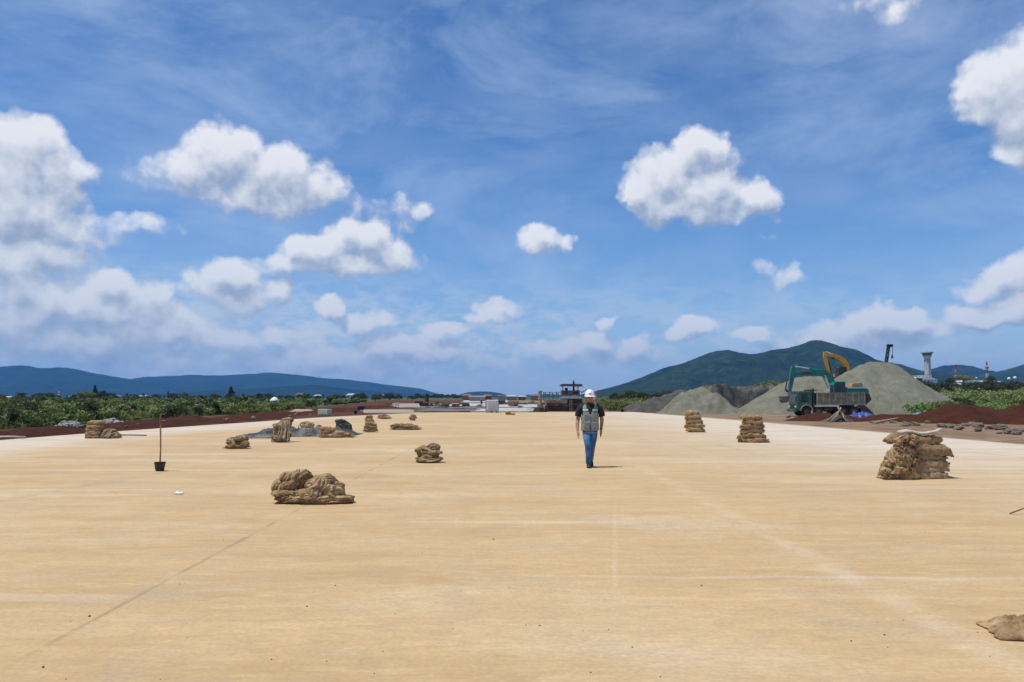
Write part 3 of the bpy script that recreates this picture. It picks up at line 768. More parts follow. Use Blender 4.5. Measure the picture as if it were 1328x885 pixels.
# ------------------------------------------------------------------ stone and soil mounds
def mound(name, cones, mat, label, cat, res=0.28, ns=0.10, slope_noise=0.12, seed=0, group=None, base=None):
    """cones: (x, y, h, slope, flat radius) in metres; the heap is their upper hull"""
    x0 = min(c[0]-c[2]/c[3]-c[4]-.5 for c in cones); x1 = max(c[0]+c[2]/c[3]+c[4]+.5 for c in cones)
    y0 = min(c[1]-c[2]/c[3]-c[4]-.5 for c in cones); y1 = max(c[1]+c[2]/c[3]+c[4]+.5 for c in cones)
    cx, cy = (x0+x1)/2, (y0+y1)/2
    nx = int((x1-x0)/res)+1; ny = int((y1-y0)/res)+1; V = []
    zb = LOW if base is None else base
    for j in range(ny):
        for i in range(nx):
            x = x0+i*res; y = y0+j*res; z = -9
            q = Vector((x*.22, y*.22, seed))
            wx = x + 1.3*ns*8*noise.noise(q); wy = y + 1.3*ns*8*noise.noise(q+Vector((9, 3, 1)))
            for (a, b, h, s, fl) in cones:
                d = math.hypot(wx-a, wy-b); zz = h - s*(math.sqrt(max(0, d-fl)**2 + (0.12*h)**2) - 0.12*h)
                z = max(z, zz)
            z += ns*noise.fractal(Vector((x*.9, y*.9, seed)), .8, 2, 5)*2 + slope_noise*noise.noise(Vector((x*.35, y*.35, seed+4)))
            V.append((x-cx, y-cy, max(z, -0.6)))
    Fq = []
    for j in range(ny-1):
        for i in range(nx-1):
            q = (j*nx+i, j*nx+i+1, (j+1)*nx+i+1, (j+1)*nx+i)
            if max(V[k][2] for k in q) > -0.58: Fq.append(q)
    mb = MB(); mb.V = V; mb.F = Fq
    o = mb.build(name, mat, smooth=True, loc=(cx, cy, zb)); return tag(o, label, cat, group)
def cone(px, top, D, slope, flat):
    p = PT(px, top, D); return (p.x, D, p.z-LOW, slope, flat)
mound('gravel_mound', [cone(1140, 470.5, 96, .78, 1.0), cone(1127, 474, 95.5, .74, .9), cone(1112, 480, 96, .70, .8), cone(1095, 489, 96, .66, .6)], M_GRAVEL, 'tall grey green gravel cone behind the dump truck', 'gravel heap', .25, .06, .22, 2)
mound('gravel_mound', [cone(1042, 489, 98, .62, .9), cone(1058, 489, 98, .62, .8), cone(1072, 492, 98, .62, .8)], M_GRAVEL, 'lower gravel slope under the green excavator arm, left of the tall cone', 'gravel heap', .25, .06, .22, 5)
mound('gravel_mound', [cone(906, 502, 97, .72, .2), cone(918, 510, 95, .72, .2), cone(890, 511, 96, .7, .2), cone(928, 517, 94.5, .7, .2), cone(940, 522, 94, .6, .2)], M_GRAVEL, 'small pale gravel heap in front of the dark rubble ridge', 'gravel heap', .2, .14, .38, 8)
mound('stone_mound', [cone(868, 511, 105, .55, .8), cone(886, 507, 106, .5, 1.2), cone(850, 517, 104, .5, .5)], M_GRAVEL_D, 'low dark grey stone heap, leftmost of the heaps', 'stone heap', .22, .16, .4, 11)
mound('rubble_ridge', [cone(922+i*9, 502+(i % 3)*.5, 103, 1.5, 1.5) for i in range(16)], gravel_mat('ridge_stone', (0.055, 0.055, 0.050), (0.22, 0.215, 0.18), (0.035, 0.034, 0.032), .7), 'flat topped ridge of dark broken stone between two gravel heaps', 'rubble ridge', .2, .26, .35, 14)
mound('soil_mound', [cone(1240, 524.5, 60, .42, .5), cone(1255, 526, 60, .42, .4), cone(1272, 529, 61, .4, .4), cone(1222, 533, 60, .4, .3)], M_RED, 'dark red soil mound right of the gravel cone', 'soil heap', .16, .05, .10, 17)
mound('soil_mound', [cone(1340, 525, 58, .42, .6), cone(1322, 533, 58, .4, .3)], M_RED, 'dark red soil mound cut by the right edge of the picture', 'soil heap', .16, .05, .10, 19)
mound('soil_mound', [cone(1160, 538.5, 68, .22, 1.2), cone(1182, 537.5, 69, .22, 1.0), cone(1140, 540.5, 68, .2, .8)], M_RED, 'low red soil bank between the blue tarpaulins', 'soil heap', .18, .05, .10, 23)
mound('soil_mound', [cone(1066, 536.8, 66, .26, .6), cone(1076, 536.5, 66, .28, .5), cone(1054, 539.5, 66, .2, .5)], M_RED, 'low brown soil bank in front of the dump truck wheels', 'soil heap', .18, .06, .12, 29)
# raised bank of soil along the left verge
mound('soil_bank', [(-24-i*0.1+random.Random(i).uniform(-1.5, 1.5), 36+i*6, .28+.25*random.Random(i+50).random(), .16, .6) for i in range(20)], M_RED, 'long low red soil bank between the slab and the left thicket', 'soil bank', .4, .05, .10, 31)

# ------------------------------------------------------------------ rocks and rubble
def rock_mesh(seed, flat=.6):
    mb = MB()
    mb.ell((0, 0, 0), (.5, .42, .5*flat), 12, 8, .8, lambda d: 1+.35*noise.noise(d*1.7+Vector((seed, 0, 0)))+.12*noise.noise(d*5+Vector((0, seed, 0))))
    return mb
ROCKS = []
def rock(x, y, s, label, group, mat=None, k=0, name='rock', z=None):
    key = (k % 4, mat.name)
    if key not in dict(ROCKS):
        o = rock_mesh(k % 4*3.3+1).build(name, mat); ROCKS.append((key, o))
    else:
        o = dict(ROCKS)[key].copy(); COL.objects.link(o)
    r = random.Random(int(x*91+y*17)); o.name = name
    o.location = (x, y, (ground_z(x, y) if z is None else z)+s*.13); o.scale = (s*r.uniform(.8, 1.3), s, s*r.uniform(.6, 1)); o.rotation_euler = (r.uniform(-.3, .3), r.uniform(-.3, .3), r.uniform(0, 6))
    if 'group' in o.keys(): del o['group']
    return tag(o, label, 'rock', group)
r_ = random.Random(3)
for i in range(34):
    px = r_.uniform(1128, 1325); py = 545 + (px-1128)*0.075 + r_.uniform(-4, 5)
    g = G(px, py, LOW); rock(g.x, g.y, r_.uniform(.25, .75), 'pale lump of broken concrete on the right verge below the red soil', 'concrete lumps on the right verge', M_RUBBLE, i)
for i in range(14):
    px = r_.uniform(1020, 1130); py = r_.uniform(536, 546)
    g = G(px, py, LOW); rock(g.x, g.y, r_.uniform(.2, .5), 'small stone in the dirt in front of the dump truck', 'stones in front of the dump truck', M_RUBBLE if i % 3 == 0 else M_GRAVEL, i)
for i in range(22):
    px = r_.uniform(60, 420); py = 560 - (px-60)*.070 + r_.uniform(-3, 3)
    g = G(px, py, LOW+.2)
    if g.x > -19: continue
    rock(g.x, g.y, r_.uniform(.18, .5), 'pale clod lying on the red verge left of the slab', 'pale clods on the left verge', M_RUBBLE, i, z=LOW+.25)
def rubble_heap(px, py, w, h, n, label, seed):
    g = G(px, py, LOW+.1); r = random.Random(seed); mb = MB()
    for i in range(n):
        a = r.uniform(0, 6.28); q = r.random()**.6; s = r.uniform(.10, .24)
        M = Matrix.Translation((math.cos(a)*q*w/2, math.sin(a)*q*w/3, (1-q)*h*r.uniform(.4, 1)+s*.3)) @ Euler((r.uniform(0, 3), r.uniform(0, 3), r.uniform(0, 3))).to_matrix().to_4x4()
        sd = r.uniform(0, 50)
        mb.ell((0, 0, 0), (s, s*.8, s*.6), 8, 6, .8, lambda d: 1+.3*noise.noise(d*1.6+Vector((sd, 0, 0))), M)
    o = mb.build('rubble_heap', pmat('white_rubble', (0.34, 0.31, 0.27), .9, vary=.25, scale=4), loc=(g.x, g.y, LOW+.1)); tag(o, label, 'rubble heap')
rubble_heap(88, 554.0, 1.6, .22, 46, 'small heap of white rubble at the thicket edge, left of the sack stack', 1)
rubble_heap(143, 552, 1.8, .32, 56, 'small heap of white rubble behind the left sack stack', 2)
mound('sand_heap', [cone(388, 530.8, 96, .5, .5), cone(396, 531, 96, .5, .4)], pmat('pink_sand', (0.42, 0.26, 0.19), .95, vary=.15), 'low pinkish sand heap on the left verge beyond the slab', 'sand heap', .2, .03, .05, 37)

# ------------------------------------------------------------------ burlap
def fnoise(p, o=4): return noise.fractal(p, .75, 2.0, o)
def fold_lump(mb, c, r, ang, freq, amp, seed, nu=72, nv=40, e=.9, tilt=0.0):
    """soft core of a cloth heap: an ellipsoid carrying broad, wandering folds"""
    ca, sa = math.cos(ang), math.sin(ang)
    def fn(d):
        q = d + 0.20*Vector((fnoise(d*1.1+Vector((seed, 0, 0)), 2), fnoise(d*1.1+Vector((0, seed, 4)), 2), fnoise(d*1.1+Vector((2, 0, seed)), 2)))
        ph = (q.x*ca + q.y*sa*.7 + q.z*.55*math.cos(ang*2+seed))*freq
        f = abs(math.sin(ph))**0.55; f2 = abs(math.sin(ph*.43+1.1+seed))**0.45
        return 0.84 + .16*fnoise(d*1.1+Vector((seed*2, 1, 1)), 2) + amp*1.15*(f-.6) + amp*1.1*(f2-.7) + .025*fnoise(d*7+Vector((1, seed, 0)), 2)
    M = Matrix.Translation(c) @ Matrix.Rotation(tilt, 4, 'Y')
    mb.ell((0, 0, 0), r, nu, nv, e, fn, M)
def drape(surf, cx, cy, ang, L, W, n, r, seed, base=.006):
    """a bundle of n gathered folds lying side by side over the surface surf(x, y)"""
    rnd_ = random.Random(seed); mb = MB(); m = 26; k = 10
    dx_, dy_ = math.cos(ang), math.sin(ang); bend = rnd_.uniform(-1.3, 1.3)
    for s_ in range(n):
        off = (s_/(max(1, n-1))-.5)*W + rnd_.uniform(-.25, .25)*r; l0 = L*rnd_.uniform(.72, 1.08); sh = rnd_.uniform(-.12, .12)*L
        rr = r*rnd_.choice([.55, .7, .8, .9, 1.5]); sd = rnd_.uniform(0, 90); pts = []; rad = []
        for i in range(m+1):
            u = i/m*2-1; t_ = u*l0/2+sh
            o_ = off*(1+.35*u*u*math.copysign(1, bend)) + bend*.35*L*(u*u-.35)*.5 + .028*noise.noise(Vector((u*2.2, sd, 0)))
            x = cx + dx_*t_ - dy_*o_; y = cy + dy_*t_ + dx_*o_
            zs = surf(x, y)
            if zs <= 0.0 or (pts and pts[-1][2]-zs > .14):
                if pts: break
                continue
            z = max(base+rr*.3, zs + rr*.25*math.sin(sd+u*5) + rr*.35)
            pts.append((x, y, z)); q = rr*(1+.30*noise.noise(Vector((u*4, sd, 3))))*(1 if abs(u) < .85 else .82)
            rad.append((q*1.35, q*.85))
        if len(pts) < 5: continue
        b0 = len(mb.V); mb.tube(pts, rad, k)
        for j in range(b0, len(mb.V)):
            v = Vector(mb.V[j]); mb.V[j] = (v.x + .006*noise.noise(v*31), v.y + .006*noise.noise(v*29), max(base*.6, v.z + .010*noise.noise(v*24)))
    return mb
def heap(px, py, w, h, lumps, label, seed, mat=None, rz=0.0, z=0.0, name='burlap_heap', dep=None, folds=None, at=None):
    """lumps: (x, y, z, rx, ry, rz, angle) in units of w (x,y) and h (z)"""
    g = at if at is not None else G(px, py, z); rr_ = random.Random(seed*7+1)
    root = empty(name, (g.x, g.y + (dep or w*.28), z), rz, label=label, cat='burlap heap')
    mat_ = mat or M_BURLAP
    core = MB(); lumps = list(lumps)
    for L in list(lumps):
        for _k in range(3 if w > 1.1 else 1):
            a_ = rr_.uniform(3.3, 6.1); q_ = rr_.uniform(.45, .8); sc_ = rr_.uniform(.42, .62)
            lumps.append((L[0]+math.cos(a_)*L[3]*q_, L[1]+math.sin(a_)*L[4]*q_, min(.9, max(.12, L[2]+rr_.uniform(-.25, .45)*L[5])), L[3]*sc_*1.15, L[4]*sc_, L[5]*sc_*.9, rr_.uniform(0, 3)))
    for i, L in enumerate(lumps):
        mb = MB(); n = 84 if w > 1.1 else 48
        fold_lump(mb, (0, 0, 0), (L[3]*w*.93, L[4]*w*.93, L[5]*h*.9), L[6], 6.5+((seed+i) % 4)*2.2, .20, seed+i*1.7, n, int(n*.55))
        if L[2] < .36:
            rz_ = L[5]*h*.9
            for j, v in enumerate(mb.V):
                if v[2] < 0:
                    q_ = 1/max(.45, math.sqrt(max(0, 1-(v[2]/rz_)**2))) if -v[2] < rz_ else 1
                    mb.V[j] = (v[0]*min(q_, 1.7), v[1]*min(q_, 1.7), v[2])
        b0 = len(core.V); core.V += [(v[0]+L[0]*w, v[1]+L[1]*w, max(v[2]+L[2]*h, .004+.012*noise.noise(Vector(v)*9))) for v in mb.V]
        core.F += [tuple(q+b0 for q in f) for f in mb.F]
    core.build('cloth_core', mat_, root, smooth=True)
    def surf(x, y):
        z_ = 0
        for L in lumps:
            e = 1-((x-L[0]*w)/(L[3]*w))**2-((y-L[1]*w)/(L[4]*w))**2
            if e > 0: z_ = max(z_, L[2]*h*.94+L[5]*h*.84*math.sqrt(e))
            elif e > -.6: z_ = max(z_, (L[2]*h*.94)*(1+e/.6)**.6)
        return z_
    nf = folds if folds is not None else 1
    for i in range(nf):
        L = lumps[i % len(lumps)]
        x = (L[0]+rr_.uniform(-.35, .35)*L[3])*w; y = (L[1]-rr_.uniform(.05, .5)*L[4])*w
        r0 = .019*(.8+.5*rr_.random())*(1 if w > 1.1 else 1.15)
        ln = w*rr_.uniform(.5, 1.0)*(L[3]+L[4]); nn = rr_.randint(5, 8)
        ang = rr_.gauss(0, .6) if rr_.random() < .6 else L[6]+rr_.uniform(-.6, .6)
        drape(surf, x, y, ang, ln, nn*r0*1.9, nn, r0, seed*31+i).build('cloth_fold', mat or (M_BURLAP if rr_.random() < .8 else M_BURLAP_P), root, smooth=True)
    return root
heap(398, 655, 1.34, .56, [(-.20, .03, .50, .17, .22, .46, .3), (-.36, .0, .36, .13, .18, .38, 1.8), (-.28, -.10, .22, .16, .14, .22, .9), (.10, .0, .40, .22, .24, .42, 2.3), (.22, -.06, .30, .18, .18, .32, 2.0), (.02, -.10, .22, .20, .14, .24, 1.4), (.14, -.18, .13, .28, .10, .14, 1.5), (.38, -.10, .12, .14, .10, .14, 1.6), (-.12, -.16, .11, .18, .08, .12, .5)], 'large crumpled heap of tan burlap cloths, nearest heap on the left', 3, folds=0)
heap(555, 600.5, .70, .50, [(0, 0, .40, .46, .36, .42, .2), (.18, 0, .70, .25, .25, .30, 1.4), (-.20, 0, .62, .26, .26, .28, .8), (0, -.12, .18, .50, .34, .2, 1.57), (.1, -.15, .45, .35, .2, .22, 1.5)], 'dark folded burlap bundle lying alone left of the walking man', 7)
heap(305.5, 582.5, .86, .48, [(0, 0, .30, .46, .32, .30, .4), (.12, 0, .60, .28, .24, .36, 1.3), (-.2, 0, .40, .26, .24, .3, .9), (.25, -.1, .3, .22, .2, .3, 2.1), (-.1, -.15, .15, .4, .2, .18, 1.5)], 'low crumpled burlap heap left of the grey tarpaulin', 12)
heap(362.5, 574, .78, .95, [(0, -.05, .16, .50, .36, .18, 1.5), (.02, 0, .34, .44, .34, .22, 1.2), (-.05, .05, .58, .36, .30, .22, .5), (.15, .2, .72, .34, .3, .18, 2.2), (.25, .3, .84, .28, .26, .14, .3)], 'tall leaning burlap heap in front of the grey tarpaulin', 17)
heap(397, 556.5, .85, .45, [(0, 0, .45, .48, .34, .45, .8), (.15, 0, .4, .3, .3, .4, 2.2)], 'rounded tan burlap bundle resting behind on the grey tarpaulin', 21, z=.05)
heap(434, 568, 1.32, .52, [(-.25, 0, .45, .24, .22, .5, 1.2), (.0, 0, .30, .3, .24, .32, 2.0), (.25, 0, .2, .28, .2, .2, 2.4), (-.05, -.1, .15, .45, .18, .18, 1.5), (.38, -.03, .1, .2, .14, .12, .3)], 'spreading burlap heap at the right end of the grey tarpaulin', 26)
heap(479.5, 561, .70, .55, [(0, 0, .3, .5, .36, .3, 1.5), (0, .02, .66, .46, .34, .28, .4), (0, 0, .48, .5, .36, .2, 1.4)], 'dark square burlap bundle right of the tarpaulin, nearer of two', 31)
heap(477.5, 549.5, .70, .56, [(0, 0, .35, .5, .36, .35, .4), (.05, 0, .7, .36, .3, .3, 1.4)], 'smaller tan burlap bundle right behind the square one', 36)
heap(524, 558, 1.55, .40, [(-.3, 0, .4, .2, .16, .45, 1.2), (-.1, 0, .45, .18, .16, .42, .4), (.1, 0, .45, .2, .16, .45, 2.0), (.28, 0, .35, .2, .14, .35, 1.4), (.4, 0, .2, .14, .12, .2, .6), (0, -.05, .15, .48, .15, .16, 1.5)], 'long low row of crumpled burlap in the middle distance', 41)
heap(497, 543.8, 1.25, .40, [(0, 0, .35, .48, .2, .35, .8), (-.05, 0, .7, .3, .16, .3, 1.9)], 'flat dark burlap heap near the far left edge of the slab', 46)
heap(534.5, 546, .68, .48, [(0, 0, .4, .46, .34, .42, .3), (.05, 0, .75, .3, .3, .25, 1.5)], 'small square burlap bundle farthest along the left side', 51)
heap(661.5, 538.5, 1.0, .42, [(-.2, 0, .45, .28, .24, .5, .5), (.2, 0, .25, .32, .22, .25, 1.7)], 'tiny brown burlap heap at the far edge beside the white tank', 56)
heap(141, 569, .80, .42, [(0, 0, .3, .46, .34, .3, .5), (-.1, 0, .65, .3, .26, .3, 1.4), (.25, 0, .25, .24, .24, .25, 2.2)], 'low crumpled burlap heap leaning on the left sack stack', 61)
CORNER = True

def sack_mesh(w, d, h, seed, e=.72):
    mb = MB()
    def fn(dv):
        q = Vector((dv.x*w, dv.y*d, dv.z*h))*6
        return 1 + .10*fnoise(q+Vector((seed, 0, 0))) + .05*abs(math.sin(dv.z*5+fnoise(q*.8)*1.5))*abs(dv.x)
    mb.ell((0, 0, 0), (w/2, d/2, h/2), 56, 26, e, fn)
    for k, v in enumerate(mb.V):
        sag = .35*h*noise.noise(Vector((v[0]*3.5, v[1]*3.5, seed)))
        wr = .012*math.sin(v[0]*38+seed+4*noise.noise(Vector((v[0]*4, v[1]*4, seed))))
        u_ = v[0]/(w/2); mb.V[k] = (v[0]*(1+.06*noise.noise(Vector((v[2]*30, seed, 0)))), v[1]*(1+.08*noise.noise(Vector((v[0]*5, seed, 1)))), v[2]+sag*.6+wr*min(1, h/.12)-.16*h*u_**4)
    return mb
ORD = ['bottom', 'second', 'third', 'fourth', 'fifth', 'sixth', 'seventh']
def sack_stack(px, py, w, n, h, where, group, seed, lean=0.0, depth=.5):
    g = G(px, py); r = random.Random(seed); t = h/n
    for i in range(n):
        ww = w*(1-.05*i)*r.uniform(.94, 1.05)
        o = sack_mesh(ww, depth, t*1.42, seed+i*2.3, .78).build('folded_sack', M_BURLAP, smooth=True)
        o.location = (g.x + lean*i/n + r.uniform(-.03, .03), g.y+depth/2+r.uniform(-.03, .03), t*(i+.5)+.02)
        o.rotation_euler = (0, r.uniform(-.05, .05), r.uniform(-.15, .15))
        which = 'topmost' if i == n-1 else ORD[i] + (' from the ground' if i else '')
        tag(o, f'folded burlap sack, {which} in {where}', 'sack', group)
sack_stack(903.5, 561, .92, 5, .98, 'the farther right hand stack', 'sacks in the farther right stack', 71, lean=-.16)
sack_stack(981, 574.5, .96, 6, .98, 'the nearer right hand stack', 'sacks in the nearer right stack', 83, lean=-.08, depth=.6)
sack_stack(118, 569, .72, 5, .68, 'the left stack by the red verge', 'sacks in the left stack', 97, lean=.05)
heap(964, 574, .30, .80, [(0, 0, .2, .6, .6, .22, .5), (.2, .1, .45, .5, .5, .22, 1.4), (.4, .2, .7, .45, .5, .2, .9)], 'ragged burlap ends slumped against the nearer right stack', 101)

def roll_mesh(L, r, seed, turns=2.4, flat=.72):
    mb = MB(); nt = 46; nl = 16; V = []
    for j in range(nl+1):
        u = j/nl; X = L*(u-.5)
        pin = 1 - .12*math.exp(-((u-1)/.08)**2)
        for i in range(nt+1):
            a = i/nt*turns*2*math.pi + seed; rr = r*(.18+.82*i/nt)*pin
            w = 1 + .16*fnoise(Vector((X*2.6, math.cos(a)*.9, math.sin(a)*.9+seed)), 3) + .03*noise.noise(Vector((X*14, a*2, seed)))
            V.append((X + .05*noise.noise(Vector((a*.8, seed, j*.1))), math.cos(a)*rr*w, math.sin(a)*rr*w*flat))
    mb.V = V; n = nt+1
    mb.F = [(j*n+i, j*n+i+1, (j+1)*n+i+1, (j+1)*n+i) for j in range(nl) for i in range(nt)]
    return mb
def roll(p, L, r, rz, label, seed, mat=M_BURLAP, ry=0.0, flat=.72, name='burlap_roll', grp='rolls in the big right pile'):
    if name == 'burlap_roll': o = sack_mesh(L, r*2.3, r*2*flat, seed, .70).build(name, mat, smooth=True)
    else:
        o = roll_mesh(L, r, seed, flat=flat).build(name, mat, smooth=True); s = o.modifiers.new('thick', 'SOLIDIFY'); s.thickness = .012
    o.location = p; o.rotation_euler = (0, ry, rz); tag(o, label, 'cloth roll', grp); return o
bp = G(1194, 622); r_ = random.Random(44)
lv = ['ground', 'second', 'third', 'fourth', 'fifth', 'sixth']
LAY = [(.075, .10, .675, -.35), (.195, .09, .67, -.30), (.31, .095, .68, -.25), (.425, .085, .67, -.2), (.58, .135, .745, -.16), (.77, .12, .55, -.30)]
for i, (z, rr, xr, xl) in enumerate(LAY):
    for k, nm in ((0, 'front'), (1, 'middle'), (2, 'back')):
        x1 = xr + r_.uniform(-.03, .03) - k*.03; x0 = xl + r_.uniform(-.05, .05); L = x1-x0
        mat = M_BURLAP_P if (i in (1, 3) and k == 0) else M_BURLAP
        roll((bp.x+(x0+x1)/2, bp.y+.15+k*.24+i*.02, z+.01*k), L, rr*1.12, .10+r_.uniform(-.06, .06), f'long burlap roll, {lv[i]} layer, {nm} row of the big right pile', i*3+k+.7, mat, r_.uniform(-.04, .04), .80)
heap(0, 0, 1.0, .90, [(-.14, .12, .46, .27, .28, .50, 1.1), (-.30, .08, .38, .26, .26, .40, .7), (-.46, .05, .25, .24, .25, .29, 1.9), (-.60, .0, .14, .18, .22, .18, .4), (.0, .02, .26, .20, .16, .32, 2.3), (-.3, -.06, .14, .34, .2, .2, 1.4)],
     'jumbled ends of burlap cloths spilling down the left face of the big right pile', 57, folds=3, at=Vector((bp.x, bp.y-.02, 0)), dep=.16, name='burlap_spill')
for i in range(34):
    lev = (i+.5)/34; z = .06 + lev*.80
    x = bp.x - .70 + lev*.42 + r_.uniform(-.03, .50)*(1-.3*lev); y = bp.y - .03 + lev*.10 + r_.uniform(0, .06)
    roll((x, y, z), r_.uniform(.16, .28), r_.uniform(.045, .085), r_.uniform(.5, 1.9), 'short rolled burlap end poking out of the left face of the big right pile', 60+i, M_BURLAP if i % 4 else M_BURLAP_P, r_.uniform(-.3, .3), r_.uniform(.7, 1), name='burlap_end', grp='rolled ends in the left face of the big right pile')
# the pale cloth thrown on top, its end turned up
mb = MB(); pts = []; rad = []
for i in range(15):
    u = i/14; pts.append((-.40+u*.86, .03*math.sin(u*7), .02*math.sin(u*9)+(.06*max(0, (u-.85)/.15)))); rad.append((.085*(1-.55*u)*(1+.15*noise.noise(Vector((u*9, 0, 0)))), .045*(1-.4*u)))
mb.tube(pts, rad, 14)
tag(mb.build('pale_cloth', pmat('pale_cloth', (0.50, 0.46, 0.37), .95, vary=.2, scale=9, bump=.5), smooth=True, loc=(bp.x+.10, bp.y+.18, .93)), 'whitish cloth strip lying on top of the big right pile', 'cloth')

# ------------------------------------------------------------------ tarpaulin, pole in pot, litter, stick
def cloth_sheet(w, d, h, seed, th=.012, n=(60, 24)):
    mb = MB(); nx, ny = n; V = []
    for j in range(ny+1):
        for i in range(nx+1):
            u, v = i/nx*2-1, j/ny*2-1
            ed = (1-abs(u)**4)*(1-abs(v)**4)
            edge = 1 + .18*noise.noise(Vector((u*2, v*2, seed)))
            z = th + max(0, h*ed*(.35 + .9*abs(fnoise(Vector((u*w*.7, v*d*1.8, seed)))) + .5*abs(math.sin(v*9+fnoise(Vector((u*3, v*2, seed)))*4))*ed*.5))
            V.append((u*w/2*edge, v*d/2*edge, z))
    mb.V = V; n_ = nx+1
    mb.F = [(j*n_+i, j*n_+i+1, (j+1)*n_+i+1, (j+1)*n_+i) for j in range(ny) for i in range(nx)]
    return mb
def sheet(name, px, py, w, d, h, mat, label, seed, rz=0.0, z=0.0):
    g = G(px, py, z); o = cloth_sheet(w, d, h, seed).build(name, mat, smooth=True, loc=(g.x, g.y, z))
    o.rotation_euler = (0, 0, rz); s = o.modifiers.new('thick', 'SOLIDIFY'); s.thickness = .012; s.offset = -1
    return tag(o, label, 'tarpaulin')
M_TARP = pmat('grey_tarp', (0.045, 0.050, 0.048), .6, vary=.4, scale=3, bump=.4, bscale=10, dirt=(0.17, 0.16, 0.135, .7))
sheet('tarpaulin', 396, 564.5, 4.6, 2.9, .33, M_TARP, 'dark grey crumpled tarpaulin spread among the burlap heaps', 5)
sheet('tarpaulin', 336, 568, 2.1, 1.0, .16, M_TARP, 'flat grey tarpaulin corner left of the leaning burlap heap', 9)
heap(443, 560, .95, .62, [(0, 0, .4, .42, .3, .42, .5), (-.1, 0, .7, .3, .24, .3, 1.2), (.2, .05, .35, .3, .26, .35, 2.2)], 'dark grey bunched tarpaulin behind the spreading burlap heap', 110, mat=M_TARP, name='tarpaulin_bundle')['category'] = 'tarpaulin'
M_BLUE = pmat('blue_tarp', (0.035, 0.07, 0.27), .45, vary=.3, scale=2)
def sheet_at(px, py, w, d, h, mat, label, seed, z):
    return sheet('tarpaulin', px, py, w, d, h, mat, label, seed, z=z)
sheet_at(1118, 541.0, 2.1, 1.8, .5, M_BLUE, 'bright blue tarpaulin on the dirt behind the wooden debris', 14, LOW+.1)
sheet_at(1203, 539.5, 2.8, 1.8, .45, pmat('blue_white_tarp', (0.22, 0.26, 0.44), .5, vary=.5, scale=1.2), 'pale blue and white tarpaulin at the right foot of the gravel cone', 18, LOW+.1)

_o = sheet('burlap_cloth', 1343, 823, .60, .40, .13, M_BURLAP, 'corner of a flat tan burlap cloth at the lower right edge', 3, rz=-.2); _o['category'] = 'cloth'
g = G(205, 611.5); S = (616-516+0)/1.0
root = empty('potted_pole', (g.x, g.y+.08, 0), 0, label='black bucket on the slab with a tall wooden pole standing in it', cat='marker')
pw_ = .235; ph_ = .20
mb = MB(); prof = [(.085, .0), (.092, .02), (.118, ph_-.02), (.126, ph_-.02), (.126, ph_), (.112, ph_), (.10, .05)]
n = 28
for k, (rr, z) in enumerate(prof):
    for i in range(n): mb.V.append((math.cos(2*math.pi*i/n)*rr, math.sin(2*math.pi*i/n)*rr, z))
for k in range(len(prof)-1):
    for i in range(n): mb.F.append((k*n+i, k*n+(i+1) % n, (k+1)*n+(i+1) % n, (k+1)*n+i))
mb.F.append(tuple(range(n)))
mb.build('bucket', pmat('black_plastic', (0.018, 0.018, 0.018), .5, vary=.2), root, smooth=False)
mb = MB(); mb.cyl((0, 0, .13), (0, 0, .15), .11, .112, 24); mb.build('filling', pmat('mortar', (0.30, 0.26, 0.2), .95), root)
mb = MB(); mb.tube([(0, 0, .05), (.004, 0, .5), (-.012, 0, .9), (-.018, 0, 1.28)], [.017, .016, .017, .015], 10)
mb.build('pole', pmat('bamboo', (0.30, 0.19, 0.09), .7, vary=.3, scale=5), root, smooth=True)
mb = MB(); mb.tube([(-.0175, 0, 1.05), (-.018, 0, 1.27)], [.021, .021], 10); mb.build('pole_tip', pmat('rust_tip', (0.22, 0.10, 0.05), .8), root)

def litter(px, py, w, d, label, seed):
    g = G(px, py); mb = MB(); n_ = 9; r = random.Random(seed)
    V = [(w*(i/8-.5)*(1+.2*r.uniform(-1, 1)), d*(j/8-.5), .008+.05*abs(noise.noise(Vector((i*.5, j*.5, seed))))) for j in range(9) for i in range(9)]
    mb.V = V; mb.F = [(j*9+i, j*9+i+1, (j+1)*9+i+1, (j+1)*9+i) for j in range(8) for i in range(8)]
    o = mb.build('paper_scrap', pmat('white_paper', (0.8, 0.8, 0.78), .7, vary=.03), smooth=True, loc=(g.x, g.y, .006))
    s = o.modifiers.new('thick', 'SOLIDIFY'); s.thickness = .004
    tag(o, label, 'litter')
litter(232, 641, .13, .10, 'white paper scrap on the slab right of the bucket', 3)
def stick(p0, p1, r, label, mat=None, cat='stick', name='stick', grp=None):
    mb = MB(); p0 = Vector(p0); p1 = Vector(p1); L = p1-p0
    mb.tube([(0, 0, 0), tuple(L*.5+Vector((0, 0, .01))), tuple(L)], [r, r*.95, r*.8], 8)
    return tag(mb.build(name, mat or pmat('weathered_wood', (0.24, 0.16, 0.09), .8, vary=.35, scale=5), smooth=True, loc=p0), label, cat, grp)
a = G(1310, 667.5); b = G(1345, 660); stick((a.x, a.y, .015), (a.x+.42, a.y+.05, .13), .012, 'brown stick lying on the slab at the right edge')
a = G(150, 565.5); stick((a.x, a.y, .04), (a.x+1.45, a.y-.25, .035), .03, 'long thin wooden pole lying right of the left sack stack')
a = G(-8, 567.5, LOW+.35); stick((a.x, a.y, a.z), (a.x+1.2, a.y+.1, a.z), .06, 'pale wooden beam lying on the red verge at the left edge', pmat('pale_wood', (0.45, 0.36, 0.25), .8), 'beam', 'beam')

